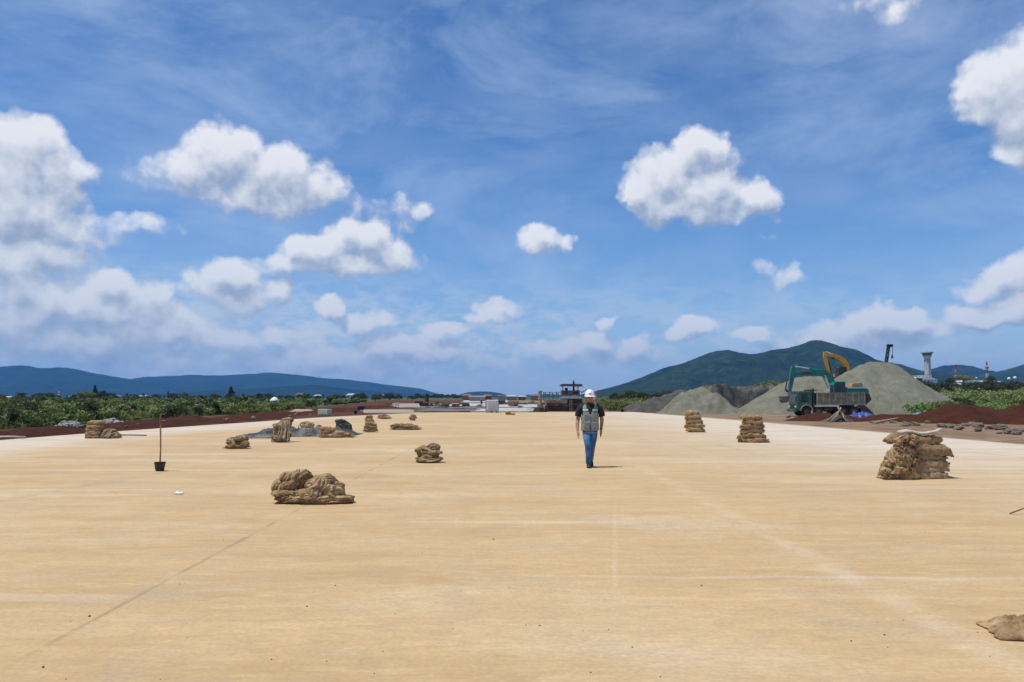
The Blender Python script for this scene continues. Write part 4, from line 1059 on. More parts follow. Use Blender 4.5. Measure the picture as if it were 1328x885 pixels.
# crumbs of grit scattered on the slab
def grit():
    mb = MB(); r = random.Random(8)
    spots = [(145, 638), (290, 700), (233, 758), (116, 800), (56, 866), (1147, 824), (1104, 832), (352, 856), (84, 605), (150, 640), (398, 787), (435, 760), (1200, 690), (520, 640), (700, 812), (910, 760), (640, 700), (820, 840)]
    for i in range(80):
        if i < len(spots): g = G(*spots[i]); s = r.uniform(.005, .010)
        else: g = G(r.uniform(-50, 1400), r.uniform(620, 890)); s = r.uniform(.002, .005)
        sd = r.uniform(0, 9)
        mb.ell((g.x, g.y, s*.5), (s, s, s*.7), 7, 5, 1, lambda d: 1+.3*noise.noise(d*2+Vector((sd, 0, 0))))
    tag(mb.build('grit', pmat('grit_stone', (0.09, 0.08, 0.065), .9)), 'dark crumbs of grit scattered over the slab', 'grit', kind='stuff')
grit()

# ------------------------------------------------------------------ debris by the truck
M_WOOD = pmat('timber', (0.34, 0.25, 0.16), .85, vary=.3, scale=4)
M_WOODP = pmat('timber_pale', (0.48, 0.40, 0.30), .85, vary=.25, scale=4)
dbD = 62
def dpt(px, py, D=dbD): return PT(px, py, D)
for i, (x0, y0, x1, y1, r, m) in enumerate([(1078, 549, 1091, 531, .05, M_WOOD), (1083, 550, 1094, 529, .07, M_WOODP), (1100, 547, 1088, 528, .08, M_WOOD), (1098, 548, 1092, 532, .05, M_WOODP), (1072, 550, 1088, 534, .05, M_WOOD), (1104, 546, 1094, 534, .04, M_WOODP)]):
    p0, p1 = dpt(x0, y0), dpt(x1, y1); p0.z = max(p0.z, LOW)-.05; p0.y += (i % 3)*.25; p1.y += .2+(i % 2)*.3
    stick(p0, p1, r, ['thin leftmost plank leaning in the debris pile by the truck', 'pale plank leaning right at the centre of the debris pile', 'thick plank leaning left in the debris pile by the truck', 'short pale plank leaning left in the debris pile', 'thin brown plank lying lowest on the left of the debris pile', 'thin pale plank at the right of the debris pile'][i], m, 'plank', 'plank', 'planks in the debris pile')
mound('debris_heap', [cone(1090, 539, dbD+.6, .9, .1), cone(1081, 544, dbD+.4, .7, .2), cone(1098, 543, dbD+.5, .8, .2)], gravel_mat('debris', (0.12, 0.10, 0.08), (0.26, 0.22, 0.16), (0.07, 0.05, 0.035), 2), 'small heap of rubble and torn cloth under the leaning planks', 'debris heap', .1, .08, .12, 41)
p0, p1 = PT(1134, 551, 58), PT(1164, 543, 60); p0.z = LOW+.05; stick(p0, p1, .10, 'long squared beam propped on the dirt right of the debris pile', M_WOOD, 'beam', 'beam')
for i, (px, py, s, lb) in enumerate([(1098, 543.5, .45, 'white plaster lump right of the leaning planks'), (1111, 544, .35, 'small white lump between the planks and the blue tarpaulin'), (1119, 544, .22, 'tiny white lump farthest right of the planks'), (1061, 540, .30, 'pinkish stone left of the leaning planks')]):
    g = G(px, py, LOW); rock(g.x, g.y, s, lb, None, pmat('white_lump', (0.7, 0.68, 0.64), .9), i)

# ------------------------------------------------------------------ vehicle parts
M_TYRE = pmat('tyre', (0.025, 0.023, 0.022), .85, vary=.3, dirt=(0.12, 0.09, 0.06, .6))
M_RIM = pmat('rim', (0.16, 0.14, 0.11), .7, vary=.3)
M_DARK = pmat('dark_steel', (0.035, 0.033, 0.03), .65, vary=.35, dirt=(0.11, 0.08, 0.055, .5))
M_GLASS = pmat('dark_glass', (0.015, 0.02, 0.022), .12, vary=.1, spec=.8)
M_GREEN = pmat('truck_green', (0.03, 0.125, 0.06), .45, vary=.25, scale=2, dirt=(0.14, 0.11, 0.08, .5))
M_TEAL = pmat('excavator_teal', (0.004, 0.175, 0.145), .42, vary=.15, scale=1.5, dirt=(0.05, 0.08, 0.06, .5))
M_YEL = pmat('excavator_yellow', (0.62, 0.29, 0.03), .45, vary=.12, scale=1.5, dirt=(0.3, 0.16, 0.06, .4))
M_CHROME = pmat('chrome_rod', (0.75, 0.76, 0.78), .3, metal=.6, vary=.05)
M_BED = pmat('bed_steel', (0.30, 0.275, 0.20), .8, vary=.3, scale=2, dirt=(0.20, 0.15, 0.11, .6))
def wheel(root, x, y, z, r, w):
    mb = MB(); n = 28
    prof = [(r*.55, -w/2), (r*.9, -w/2), (r, -w*.36), (r, w*.36), (r*.9, w/2), (r*.55, w/2)]
    for (rr, yy) in prof:
        for i in range(n): mb.V.append((math.cos(2*math.pi*i/n)*rr, yy, math.sin(2*math.pi*i/n)*rr))
    k = len(prof)
    for a_ in range(k):
        for i in range(n): mb.F.append((a_*n+i, a_*n+(i+1) % n, ((a_+1) % k)*n+(i+1) % n, ((a_+1) % k)*n+i))
    wr = MB(); wr.cyl((0, -w*.1, 0), (0, w*.1, 0), r*.2, n=16)
    o = mb.build('wheel', M_TYRE, root, smooth=False, loc=(x, y, z))
    rb = MB(); rb.cyl((0, -w*.38, 0), (0, w*.38, 0), r*.57, n=24); rb.cyl((0, -w*.5, 0), (0, w*.1, 0), r*.2, n=14); rb.build('rim', M_RIM, o)
def truck():
    D = 80.0; p = PT(1034, 537, D)
    root = empty('dump_truck', (p.x, D, LOW), R(2), label='dark green dump truck with a weathered grey bed, seen from its side', cat='truck')
    # forward is -x; near side is -y; width 2.3
    mb = MB(); mb.prism([(.05, .62), (.0, 1.25), (.16, 2.45), (.30, 2.62), (1.5, 2.62), (1.6, 2.5), (1.6, .95), (1.52, .95), (1.42, 1.02), (1.2, 1.12), (.85, 1.1), (.55, .95), (.45, .62)], 0, 2.2)
    cab = mb.build('cab', M_GREEN, root, bevel=.03)
    mb = MB(); mb.prism([(-.012, 1.42), (.006, 1.42), (.135, 2.36), (.117, 2.36)], .15, 2.05); mb.build('windscreen', M_GLASS, cab)
    mb = MB(); mb.prism([(.42, 1.5), (.52, 2.38), (1.05, 2.38), (1.05, 1.5)], -.012, .02); w = mb.build('side_window', M_GLASS, cab, bevel=.01)
    mb = MB(); mb.box(1.12, -.015, 1.3, .02, .02, 1.9); mb.box(.36, -.012, 1.2, .02, .016, 1.1); mb.build('door_gap', M_DARK, cab)
    mb = MB(); mb.box(1.0, -.03, 1.38, .14, .03, .035); mb.build('door_handle', M_CHROME, cab)
    mb = MB(); mb.box(-.1, 1.1, .62, .24, 2.24, .30); mb.build('bumper', M_GREEN, root, bevel=.03)
    for y in (.28, 1.92):
        mb = MB(); mb.box(-.045, y, 1.0, .08, .3, .18); mb.build('headlight', pmat('lamp_glass', (.7, .7, .65), .2, vary=.05), root, bevel=.02)
    mb = MB(); mb.box(-.02, 1.1, 1.12, .05, 1.3, .22); mb.build('grille', M_DARK, root)
    mb = MB(); mb.box(-.02, 1.1, 2.58, .36, 2.1, .05); mb.build('sun_visor', M_DARK, root)
    mb = MB(); mb.cyl((.1, 0, 1.9), (-.22, -.25, 2.0), .02); mb.box(-.24, -.28, 1.8, .06, .2, .45); mb.build('mirror', M_DARK, root)
    mb = MB()
    for k in range(9):
        a0 = R(8+k*18.2); a1 = R(8+(k+1)*18.2)
        mb.prism([(1.0+math.cos(a0)*.62, .5+math.sin(a0)*.66), (1.0+math.cos(a0)*.70, .5+math.sin(a0)*.74), (1.0+math.cos(a1)*.70, .5+math.sin(a1)*.74), (1.0+math.cos(a1)*.62, .5+math.sin(a1)*.66)], -.06, .4)
    mb.build('fender', pmat('fender_grey', (.36, .36, .34), .6), root)
    mb = MB(); mb.box(3.75, .75, .85, 5.8, .14, .26); mb.box(3.75, 1.45, .85, 5.8, .14, .26)
    for x in (2.2, 3.3, 4.3, 5.5): mb.box(x, 1.1, .85, .12, .8, .2)
    mb.build('chassis', M_DARK, root)
    mb = MB(); mb.box(1.78, 1.1, 1.85, .14, 2.2, 1.9); mb.box(1.95, 1.1, 2.72, .5, 2.2, .08); mb.box(1.78, .12, 2.78, .16, .2, .22); mb.build('headboard', M_DARK, root, bevel=.02)
    mb = MB(); mb.cyl((2.9, .3, .75), (3.7, .3, .75), .26, n=18); mb.build('fuel_tank', M_DARK, root)
    bed = MB(); x0, x1, z0, z1 = 2.1, 7.2, 1.18, 2.42
    bed.box((x0+x1)/2, .04, (z0+z1)/2, x1-x0, .07, z1-z0); bed.box((x0+x1)/2, 2.26, (z0+z1)/2, x1-x0, .07, z1-z0)
    bed.box(x0+.03, 1.15, (z0+z1)/2, .06, 2.14, z1-z0); bed.box((x0+x1)/2, 1.15, z0+.03, x1-x0, 2.14, .06)
    for k in range(9): bed.box(x0+.05+k*(x1-x0-.1)/8, -.04, (z0+z1)/2, .09, .09, z1-z0+.02)
    for z in (z0+.05, z0+.45, z0+.85, z1): bed.box((x0+x1)/2, -.03, z, x1-x0+.04, .07, .08)
    bo = bed.build('bed', M_BED, root)
    tg = MB(); tg.prism([(7.22, 1.2), (7.3, 1.2), (7.9, 1.75), (7.7, 2.3), (7.3, 2.46), (7.22, 2.46)], .0, 2.3); tg.build('tailgate', M_DARK, root)
    for x in (1.0, 4.85, 6.0):
        for y in (.22, 1.98): wheel(root, x, y, .5, .5, .34)
    wheel(root, 2.25, .22, .5, .48, .34)
    mb = MB(); mb.box(6.75, .3, .62, .03, .5, .5); mb.build('mudflap', M_TYRE, root)
    # load of stone showing above the sides
    return root
truck()
def seg_arm(mb, pts, widths, y0, y1):
    """flat-sided arm: polygonal strip through pts (x,z) with widths, extruded in y"""
    P = [Vector((p[0], 0, p[1])) for p in pts]; up = []; dn = []
    for i, p in enumerate(P):
        t = (P[min(i+1, len(P)-1)] - P[max(i-1, 0)]).normalized(); nrm = Vector((-t.z, 0, t.x))
        up.append(p+nrm*widths[i]/2); dn.append(p-nrm*widths[i]/2)
    prof = [(u.x, u.z) for u in up] + [(d.x, d.z) for d in reversed(dn)]
    mb.prism(prof, y0, y1)
def curve_pts(ctrl, n=10):
    out = []
    for i in range(n+1):
        t = i/n; m = len(ctrl)-1
        x = sum(math.comb(m, k)*(1-t)**(m-k)*t**k*ctrl[k][0] for k in range(m+1)); z = sum(math.comb(m, k)*(1-t)**(m-k)*t**k*ctrl[k][1] for k in range(m+1))
        out.append((x, z))
    return out
def excavator():
    D = 87.0; s = D/FPX
    def q(cx, cy): # crop coordinates -> local x,z ; crop scale 7.377 origin 1000,440
        p = PT(1000+cx/7.377, 440+cy/7.377, D); return (p.x-ox, p.z-LOW)
    o0 = PT(1000+640/7.377, 530, D); ox = o0.x
    root = empty('excavator', (ox, D-1.2, LOW), 0, label='teal green excavator with its arm raised over the dump truck', cat='excavator')
    # undercarriage
    for y in (.1, 2.3):
        tr = MB(); prof = []
        L, r = 3.6, .45
        for k in range(13): a_ = R(-90+k*15); prof.append((1.0+L/2-r+math.cos(a_)*r, r+math.sin(a_)*r))
        for k in range(13): a_ = R(90+k*15); prof.append((1.0-L/2+r+math.cos(a_)*r, r+math.sin(a_)*r))
        tr.prism(prof, y-.28, y+.28); tr.build('track', M_DARK, root, bevel=.02)
    mb = MB(); mb.cyl((1.0, 1.2, .7), (1.0, 1.2, 1.5), .8, n=24); mb.box(1.0, 1.2, .55, 1.4, 2.0, .5); mb.build('turntable', M_DARK, root)
    x0, zt = q(670, 460); x1, zb = q(885, 520)
    _, ct = q(600, 408)
    body = MB(); body.prism([(x0-1.5, 1.45), (x0-1.5, zb+.0), (x0, zt-.25), (x0+.1, zt), (x1-.35, zt), (x1, zt-.3), (x1, 1.6), (x1-.2, 1.45)], -.1, 2.5)
    body.build('body', M_TEAL, root, bevel=.04)
    cabx0, _ = q(548, 410); cabx1, _ = q(662, 410)
    cab = MB(); cab.prism([(cabx0, 1.5), (cabx0+.02, ct-.35), (cabx0+.25, ct), (cabx1, ct), (cabx1, 1.5)], -.15, .95); co = cab.build('cab', M_TEAL, root, bevel=.04)
    mb = MB(); mb.prism([(cabx0+.10, 2.35), (cabx0+.12, ct-.38), (cabx0+.28, ct-.12), (cabx1-.52, ct-.12), (cabx1-.52, 2.35)], -.172, -.13)
    mb.prism([(cabx1-.44, 2.35), (cabx1-.44, ct-.12), (cabx1-.1, ct-.12), (cabx1-.1, 2.35)], -.172, -.13); mb.prism([(cabx0-.012, 2.1), (cabx0-.0, ct-.4), (cabx0+.03, ct-.4), (cabx0+.03, 2.1)], 0, .8); mb.build('window', M_GLASS, co)
    e0 = q(735, 462); e1 = q(845, 418)
    mb = MB(); mb.prism([(e0[0], e0[1]-.02), (e0[0]+.18, e1[1]-.08), (e1[0]-.1, e1[1]), (e1[0], e1[1]-.3), (e1[0]-.1, e0[1]-.1)], .35, 1.9); mb.build('engine_cover', pmat('rusty_cover', (.42, .22, .10), .7, vary=.25), root, bevel=.03)
    mb = MB(); mb.cyl((x0+.2, 1.8, zt), (x0+.2, 1.8, zt+.5), .06); mb.build('exhaust', M_DARK, root)
    mb = MB(); mb.box((x0+x1)/2, -.11, zt-.1, x1-x0-.3, .04, .10); mb.build('handrail', M_CHROME, root)
    yb0, yb1 = 1.02, 1.5
    b = MB(); cp = [q(600, 440), q(572, 392), q(540, 350), q(500, 326), q(460, 320), q(400, 318), q(320, 322), q(235, 332)]
    ws = [.50, .62, .72, .78, .70, .60, .48, .38]
    seg_arm(b, cp, ws, yb0, yb1); bo = b.build('boom', M_TEAL, root, bevel=.03)
    mb = MB(); z_ = q(330, 330); seg_arm(mb, [q(280, 334), q(335, 322), q(380, 330)], [.12, .28, .10], yb0-.01, yb0+.02); mb.build('rust_patch', pmat('boom_rust', (.08, .05, .035), .8), bo)
    st = MB(); seg_arm(st, [q(212, 258), q(212, 300), q(200, 370), q(188, 440), q(176, 510)], [.30, .62, .52, .40, .30], 1.08, 1.44); so_ = st.build('stick', M_TEAL, root, bevel=.03)
    mb = MB(); a_ = q(440, 296); b_ = q(236, 262); mb.cyl((a_[0], 1.26, a_[1]), ((a_[0]+b_[0])/2+.3, 1.26, (a_[1]+b_[1])/2), .11, n=12); mb.build('cylinder', M_TEAL, root)
    mb = MB(); mb.cyl((a_[0]-.8, 1.26, a_[1]+.13), (b_[0], 1.26, b_[1]), .085, n=10); mb.build('piston_rod', M_CHROME, root)
    mb = MB(); a_ = q(158, 370); b_ = q(140, 478); mb.cyl((a_[0], 1.26, a_[1]), (b_[0], 1.26, b_[1]), .075, n=10); a2 = q(150, 500); mb.cyl((b_[0], 1.26, b_[1]), (a2[0]+.1, 1.26, a2[1]), .10, n=10); c2 = q(176, 505); mb.cyl((a2[0]-.1, 1.26, a2[1]), (c2[0], 1.26, c2[1]), .08, n=8); mb.build('bucket_link', M_DARK, root)
    bk = MB(); P_ = [q(178, 505), q(150, 545), q(95, 548), q(90, 585), q(108, 612), q(150, 605), q(176, 575), q(186, 530)]
    bk.prism(P_, .85, 1.68); bko = bk.build('bucket', pmat('bucket_steel', (.13, .12, .115), .6, vary=.3), root, bevel=.02)
    th_ = MB()
    for k in range(4):
        c = q(92, 552); th_.box(c[0]-.06, .92+k*.23, c[1]-.02, .22, .07, .08)
    th_.build('teeth', M_DARK, bko)
    # lift cylinders from body to boom
    for y in (.92, 1.6):
        mb = MB(); a_ = q(560, 470); b_ = q(505, 350); mb.cyl((a_[0], y, a_[1]), (b_[0], y, b_[1]), .08, n=10); mb.build('lift_cylinder', M_CHROME, root)
excavator()
def yellow_excavator():
    D = 118.0
    def q(cx, cy):
        p = PT(1000+cx/7.377, 440+cy/7.377, D); return (p.x-ox, p.z-LOW)
    ox = PT(1000+700/7.377, 530, D).x
    root = empty('excavator', (ox, D-1.2, LOW), 0, label='orange yellow excavator with folded arm, half hidden behind the gravel cone', cat='excavator')
    # stands on a stone platform behind the heap
    z0 = 3.3
    for y in (.1, 2.3):
        tr = MB(); prof = []
        for k in range(13): a_ = R(-90+k*15); prof.append((2.2+math.cos(a_)*.45, z0+.45+math.sin(a_)*.45))
        for k in range(13): a_ = R(90+k*15); prof.append((-1.2+math.cos(a_)*.45, z0+.45+math.sin(a_)*.45))
        tr.prism(prof, y-.28, y+.28); tr.build('track', M_DARK, root)
    mb = MB(); mb.cyl((.5, 1.2, z0+.4), (.5, 1.2, z0+1.2), .8, n=20); mb.box(.5, 1.2, z0+.5, 1.2, 2, .4); mb.build('turntable', M_DARK, root)
    mb = MB(); mb.box(1.0, 1.2, z0+1.75, 4.0, 2.5, 1.1); mb.build('body', M_YEL, root, bevel=.05)
    cx0 = q(612, 345); cx1 = q(676, 268)
    mb = MB(); mb.prism([(cx0[0], z0+1.2), (cx0[0]+.05, cx1[1]-.15), (cx0[0]+.25, cx1[1]), (cx1[0]+.2, cx1[1]), (cx1[0]+.2, z0+1.2)], -.12, .95); c = mb.build('cab', M_DARK, root, bevel=.03)
    mb = MB(); mb.prism([(cx0[0]+.15, z0+2.1), (cx0[0]+.18, cx1[1]-.2), (cx1[0]-.25, cx1[1]-.2), (cx1[0]-.25, z0+2.1)], -.14, -.1); mb.build('window', M_GLASS, c)
    mb = MB(); cp = curve_pts([q(725, 300), q(735, 225), q(650, 150), q(525, 148)], 12)
    seg_arm(mb, cp, [.6, .68, .75, .8, .82, .8, .74, .68, .62, .56, .5, .44, .4], 1.02, 1.5); bo = mb.build('boom', M_YEL, root, bevel=.03)
    mb = MB(); c_ = q(588, 186); mb.box(c_[0], 1.012, c_[1]-.02, .55, .02, .22, Matrix.Rotation(0, 4, 'Y')); mb.build('marking', M_DARK, bo)
    mb = MB(); seg_arm(mb, [q(514, 122), q(518, 165), q(532, 235), q(556, 325), q(562, 350)], [.34, .58, .5, .36, .3], 1.08, 1.44); mb.build('stick', M_YEL, root, bevel=.03)
    mb = MB(); a_ = q(655, 168); b_ = q(530, 122); mb.cyl((a_[0], 1.26, a_[1]), (b_[0], 1.26, b_[1]), .09, n=10); mb.build('piston_rod', M_CHROME, root)
    mb = MB(); a_ = q(545, 200); b_ = q(572, 330); mb.cyl((a_[0]+.1, 1.26, a_[1]), (b_[0]+.1, 1.26, b_[1]), .07, n=10); mb.build('bucket_link', M_DARK, root)
    p = q(562, 360); mb = MB(); mb.prism([(p[0]-.2, p[1]+.2), (p[0]+.3, p[1]), (p[0]+.9, p[1]-.2), (p[0]+1.0, p[1]-.8), (p[0]+.3, p[1]-1.0), (p[0]-.1, p[1]-.5)], .85, 1.68); mb.build('bucket', M_DARK, root)
    mound('gravel_mound', [(ox, D+1.2, z0+.05, .7, 3.2)], M_GRAVEL, 'flattened gravel platform under the yellow excavator', 'gravel heap', .35, .02, .02, 47)
yellow_excavator()
def conveyor():
    D = 104.0
    def q(px, py):
        p = PT(px, py, D); return p
    b = q(1146, 474); root = empty('drilling_mast', (b.x, D, LOW), 0, label='black lattice boom poking up behind the top of the gravel cone', cat='crane')
    t_ = q(1152.5, 448.5); top = Vector((t_.x-b.x, 0, t_.z-LOW)); bot = Vector((-.9, 0, 0))
    mb = MB()
    d = (top-bot); n = 14
    for (ax, ay) in ((-.16, -.16), (.16, -.16), (.16, .16), (-.16, .16)):
        mb.cyl(bot+Vector((ax, ay, 0)), top+Vector((ax*.8, ay*.8, 0)), .055, n=6)
    for k in range(n*2):
        a_ = bot+d*(k/(n*2)); c = bot+d*((k+1)/(n*2)); s_ = 1 if k % 2 else -1
        mb.cyl(a_+Vector((-.16*s_, -.16, 0)), c+Vector((.16*s_, -.16, 0)), .04, n=5)
        mb.cyl(a_+Vector((-.16, -.16*s_, 0)), c+Vector((-.16, .16*s_, 0)), .04, n=5)
    mb.build('mast', pmat('black_steel', (.015, .014, .014), .7), root)
    mb = MB(); mb.box(top.x+.15, 0, top.z, .7, .4, .35); mb.build('mast_head', pmat('black_steel', (0,)*3), root)
    mb = MB(); mb.tube([top+Vector((.45, 0, -.1)), top+Vector((.5, 0, -.8)), top+Vector((.42, 0, -1.3))], [.03]*3, 6); mb.build('cable', pmat('black_steel', (0,)*3), root)
    mb = MB(); mb.box(top.x+.42, 0, top.z-1.5, .22, .2, .45, taper=(.6, .6)); mb.build('hook', pmat('black_steel', (0,)*3), root)
    mb = MB(); mb.box(bot.x, 0, .5, 2.4, 2.2, 1.0); mb.build('base', M_DARK, root)
conveyor()

# ------------------------------------------------------------------ slipform paver
def paver():
    D = 93.0; LZ = LOW
    ox = AX(727, D)
    def q(cx, cy): # crop scale 7.377 origin (600,480)
        p = PT(600+cx/7.377, 480+cy/7.377, D); return (p.x-ox, p.z-LZ)
    M_MUD = pmat('muddy_steel', (.26, .19, .125), .9, vary=.4, scale=2, dirt=(.42, .31, .21, .7))
    M_MUDD = pmat('dark_mud_steel', (.06, .045, .034), .9, vary=.5, scale=1.5, dirt=(.22, .15, .10, .8))
    root = empty('concrete_paver', (ox, D, LZ), 0, label='mud caked concrete paving machine with a flat canopy at the far end of the slab', cat='paving machine')
    # main deep frame
    a_ = q(800, 330); b_ = q(1170, 400)
    mb = MB(); mb.box((a_[0]+b_[0])/2, 1.0, (a_[1]+.25)/2+.1, b_[0]-a_[0], 2.0, a_[1]-.15)
    for k in range(16): mb.box(a_[0]+(b_[0]-a_[0])*(k+.5)/16, -.05, a_[1]*.5+.1, .09, .12, a_[1]-.3)
    mb.box((a_[0]+b_[0])/2, -.04, a_[1]-.08, b_[0]-a_[0]+.3, .16, .18)
    mb.build('frame', M_MUDD, root)
    # mud covered deck between left post and the engine house
    a_ = q(790, 285); b_ = q(950, 330)
    mb = MB(); mb.box((a_[0]+b_[0])/2+.3, 1.2, (a_[1]+b_[1])/2, b_[0]-a_[0]+.8, 2.0, a_[1]-b_[1]); mb.build('deck', M_MUD, root, bevel=.05)
    # legs (crawler columns)
    for (c0, c1, t, bt, nm) in ((720, 765, 200, 400, 0), (1250, 1300, 205, 400, 1)):
        l = q(c0, t); r = q(c1, bt); xm = (l[0]+r[0])/2; w = r[0]-l[0]
        mb = MB(); mb.cyl((xm, .5, r[1]+.9), (xm, .5, l[1]), w*.36, w*.36, 16); mb.cyl((xm, .5, l[1]-.12), (xm, .5, l[1]+.02), w*.5, n=16); mb.cyl((xm, .5, l[1]-1.0), (xm, .5, l[1]-.85), w*.46, n=16)
        leg = mb.build('leg', pmat('leg_paint', (.42, .33, .24), .8, vary=.35, scale=2, dirt=(.22, .15, .10, .7)), root)
        mb = MB(); prof = []
        for k in range(9): a2 = R(-90+k*22.5); prof.append((.45+math.cos(a2)*.36, .36+math.sin(a2)*.36))
        for k in range(9): a2 = R(90+k*22.5); prof.append((-.45+math.cos(a2)*.36, .36+math.sin(a2)*.36))
        mb.prism([(x+xm, z) for x, z in prof], .15, .75); mb.build('crawler_track', M_MUDD, root)
        mb = MB(); mb.box(xm, .45, .95, .7, .6, .4); mb.build('yoke', M_MUD, root, bevel=.03)
    # rows of upright rods on the deck
    for k in range(8):
        p = q(780+k*20, 208+(k % 3)*8); z = q(0, 290)[1]
        mb = MB(); mb.cyl((p[0], .7+(k % 2)*.8, z), (p[0], .7+(k % 2)*.8, p[1]), .035, n=8); mb.box(p[0], .7+(k % 2)*.8, p[1]-.2, .12, .1, .25); mb.build('rod', M_MUDD, root)
    p = q(0, 215); p0 = q(770, 0); p1 = q(940, 0)
    mb = MB(); mb.cyl((p0[0], .7, p[1]), (p1[0], .7, p[1]), .025, n=6); mb.cyl((p0[0], .7, p[1]-.45), (p1[0], .7, p[1]-.45), .025, n=6); mb.build('handrail', M_MUDD, root)
    # engine house
    a_ = q(945, 195); b_ = q(1125, 245); mb = MB(); mb.box((a_[0]+b_[0])/2, 1.4, (a_[1]+b_[1])/2, b_[0]-a_[0], 1.8, a_[1]-b_[1]); mb.build('engine_house', pmat('house_tan', (.24, .20, .14), .7, vary=.25, scale=2, dirt=(.10, .08, .06, .6)), root, bevel=.04)
    mb = MB()
    for k in range(7): mb.box(a_[0]+.15+k*.1, .49, (a_[1]+b_[1])/2, .05, .03, .36)
    mb.box(b_[0]-.5, .49, (a_[1]+b_[1])/2+.02, .7, .03, .34); mb.build('louvre', M_DARK, root)
    a_ = q(950, 250); b_ = q(1140, 275); mb = MB(); mb.box((a_[0]+b_[0])/2, .32, (a_[1]+b_[1])/2, b_[0]-a_[0], .10, (a_[1]-b_[1])*.7)
    mb.build('walkway_edge', pmat('walk_grey', (.42, .42, .40), .6, vary=.2), root)
    mb = MB()
    for k in range(9): mb.cyl((a_[0]+k*(b_[0]-a_[0])/8, .30, a_[1]-.1), (a_[0]+k*(b_[0]-a_[0])/8, .30, a_[1]+.55), .02, n=6)
    mb.cyl((a_[0], .30, a_[1]+.55), (b_[0], .30, a_[1]+.55), .022, n=6); mb.cyl((a_[0], .30, a_[1]+.25), (b_[0], .30, a_[1]+.25), .018, n=6); mb.build('guard_rail', M_MUDD, root)
    a_ = q(945, 275); b_ = q(1150, 335); mb = MB(); mb.box((a_[0]+b_[0])/2, 1.3, (a_[1]+b_[1])/2, b_[0]-a_[0], 1.8, a_[1]-b_[1]); mb.build('engine_bay', M_MUDD, root, bevel=.04)
    # canopy on posts
    a_ = q(935, 133); b_ = q(1155, 155)
    mb = MB(); mb.prism([(a_[0], b_[1]+.12), (a_[0]+.25, a_[1]), (b_[0]-.2, a_[1]-.02), (b_[0], b_[1]+.02), (b_[0]-.1, b_[1]-.02), (a_[0]+.1, b_[1]+.02)], .2, 2.4); mb.build('canopy', pmat('canopy_dark', (.05, .05, .05), .6), root)
    zb = q(0, 200)[1]
    for cx in (962, 1108):
        for y in (.45, 2.1):
            x = q(cx, 0)[0]; mb = MB(); mb.cyl((x, y, zb-.1), (x, y, b_[1]+.05), .035, n=8); mb.build('canopy_post', M_MUD, root)
    p = q(1070, 105); x = p[0]; mb = MB(); mb.cyl((x, 1.3, zb-.1), (x, 1.3, p[1]-.1), .13, n=14); mb.cyl((x, 1.3, p[1]-.15), (x, 1.3, p[1]+.12), .06, n=10); mb.build('exhaust', M_DARK, root)
    mb = MB(); c_ = q(1000, 180); mb.box(c_[0], 1.5, c_[1]-.12, .35, .4, .5); mb.cyl((c_[0]+.5, 1.3, zb), (c_[0]+.35, 1.3, zb+.5), .02); mb.build('operator_seat', M_DARK, root)
    # ladder hanging at the front
    x = q(1032, 0)[0]; mb = MB(); mb.box(x-.13, -.16, .95, .04, .05, 1.5); mb.box(x+.13, -.16, .95, .04, .05, 1.5)
    for k in range(5): mb.box(x, -.16, .3+k*.3, .24, .04, .04)
    mb.build('ladder', pmat('ladder_grey', (.36, .33, .28), .7), root)
    # hoses and side arm right of the canopy
    mb = MB(); mb.tube([(q(1140, 0)[0], .6, q(0, 215)[1]), (q(1190, 0)[0], .6, q(0, 190)[1]), (q(1270, 0)[0], .6, q(0, 215)[1])], [.05]*3, 8); mb.build('hose', M_MUDD, root)
    mb = MB(); mb.box(q(1215, 0)[0], .5, q(0, 300)[1], 1.0, .3, .3); mb.build('side_arm', M_MUD, root)
paver()

# ------------------------------------------------------------------ white tank in cage, green box, drum, signboard, shed
def ibc():
    D = G(639, 535.5).y; ox = AX(639, D-.0); s = D/FPX
    W, H = 15.5*s, 17.5*s
    root = empty('liquid_tank', (ox, D+.2, 0), R(8), label='white plastic liquid tank in a wire cage at the far edge of the slab', cat='tank')
    root.location.z = 0
    mb = MB(); mb.box(0, W/2, H*.55, W*.92, W*.92, H*.80)
    mb.build('tank', pmat('white_plastic', (.68, .69, .66), .5, vary=.08), root, bevel=.10)
    mb = MB(); mb.cyl((0, W/2, H*.94), (0, W/2, H), W*.12, n=14); mb.build('lid', M_DARK, root)
    mb = MB()
    for k in range(7):
        x = -W/2+W*k/6
        for y in (0, W): mb.cyl((x, y, H*.12), (x, y, H*.95), .014, n=6)
        for x2 in (-W/2, W/2): mb.cyl((x2, W*k/6, H*.12), (x2, W*k/6, H*.95), .014, n=6)
    for k in range(6):
        z = H*(.14+.16*k)
        mb.cyl((-W/2, 0, z), (W/2, 0, z), .014, n=6); mb.cyl((-W/2, W, z), (W/2, W, z), .014, n=6); mb.cyl((-W/2, 0, z), (-W/2, W, z), .014, n=6); mb.cyl((W/2, 0, z), (W/2, W, z), .014, n=6)
    mb.build('cage', pmat('galvanised', (.45, .46, .46), .5, metal=.4), root)
    mb = MB(); mb.box(0, W/2, .13, W, W, .04)
    for x in (-.45, 0, .45): mb.box(x*W, W/2, .055, W*.12, W, .11)
    mb.build('pallet', M_WOOD, root)
ibc()
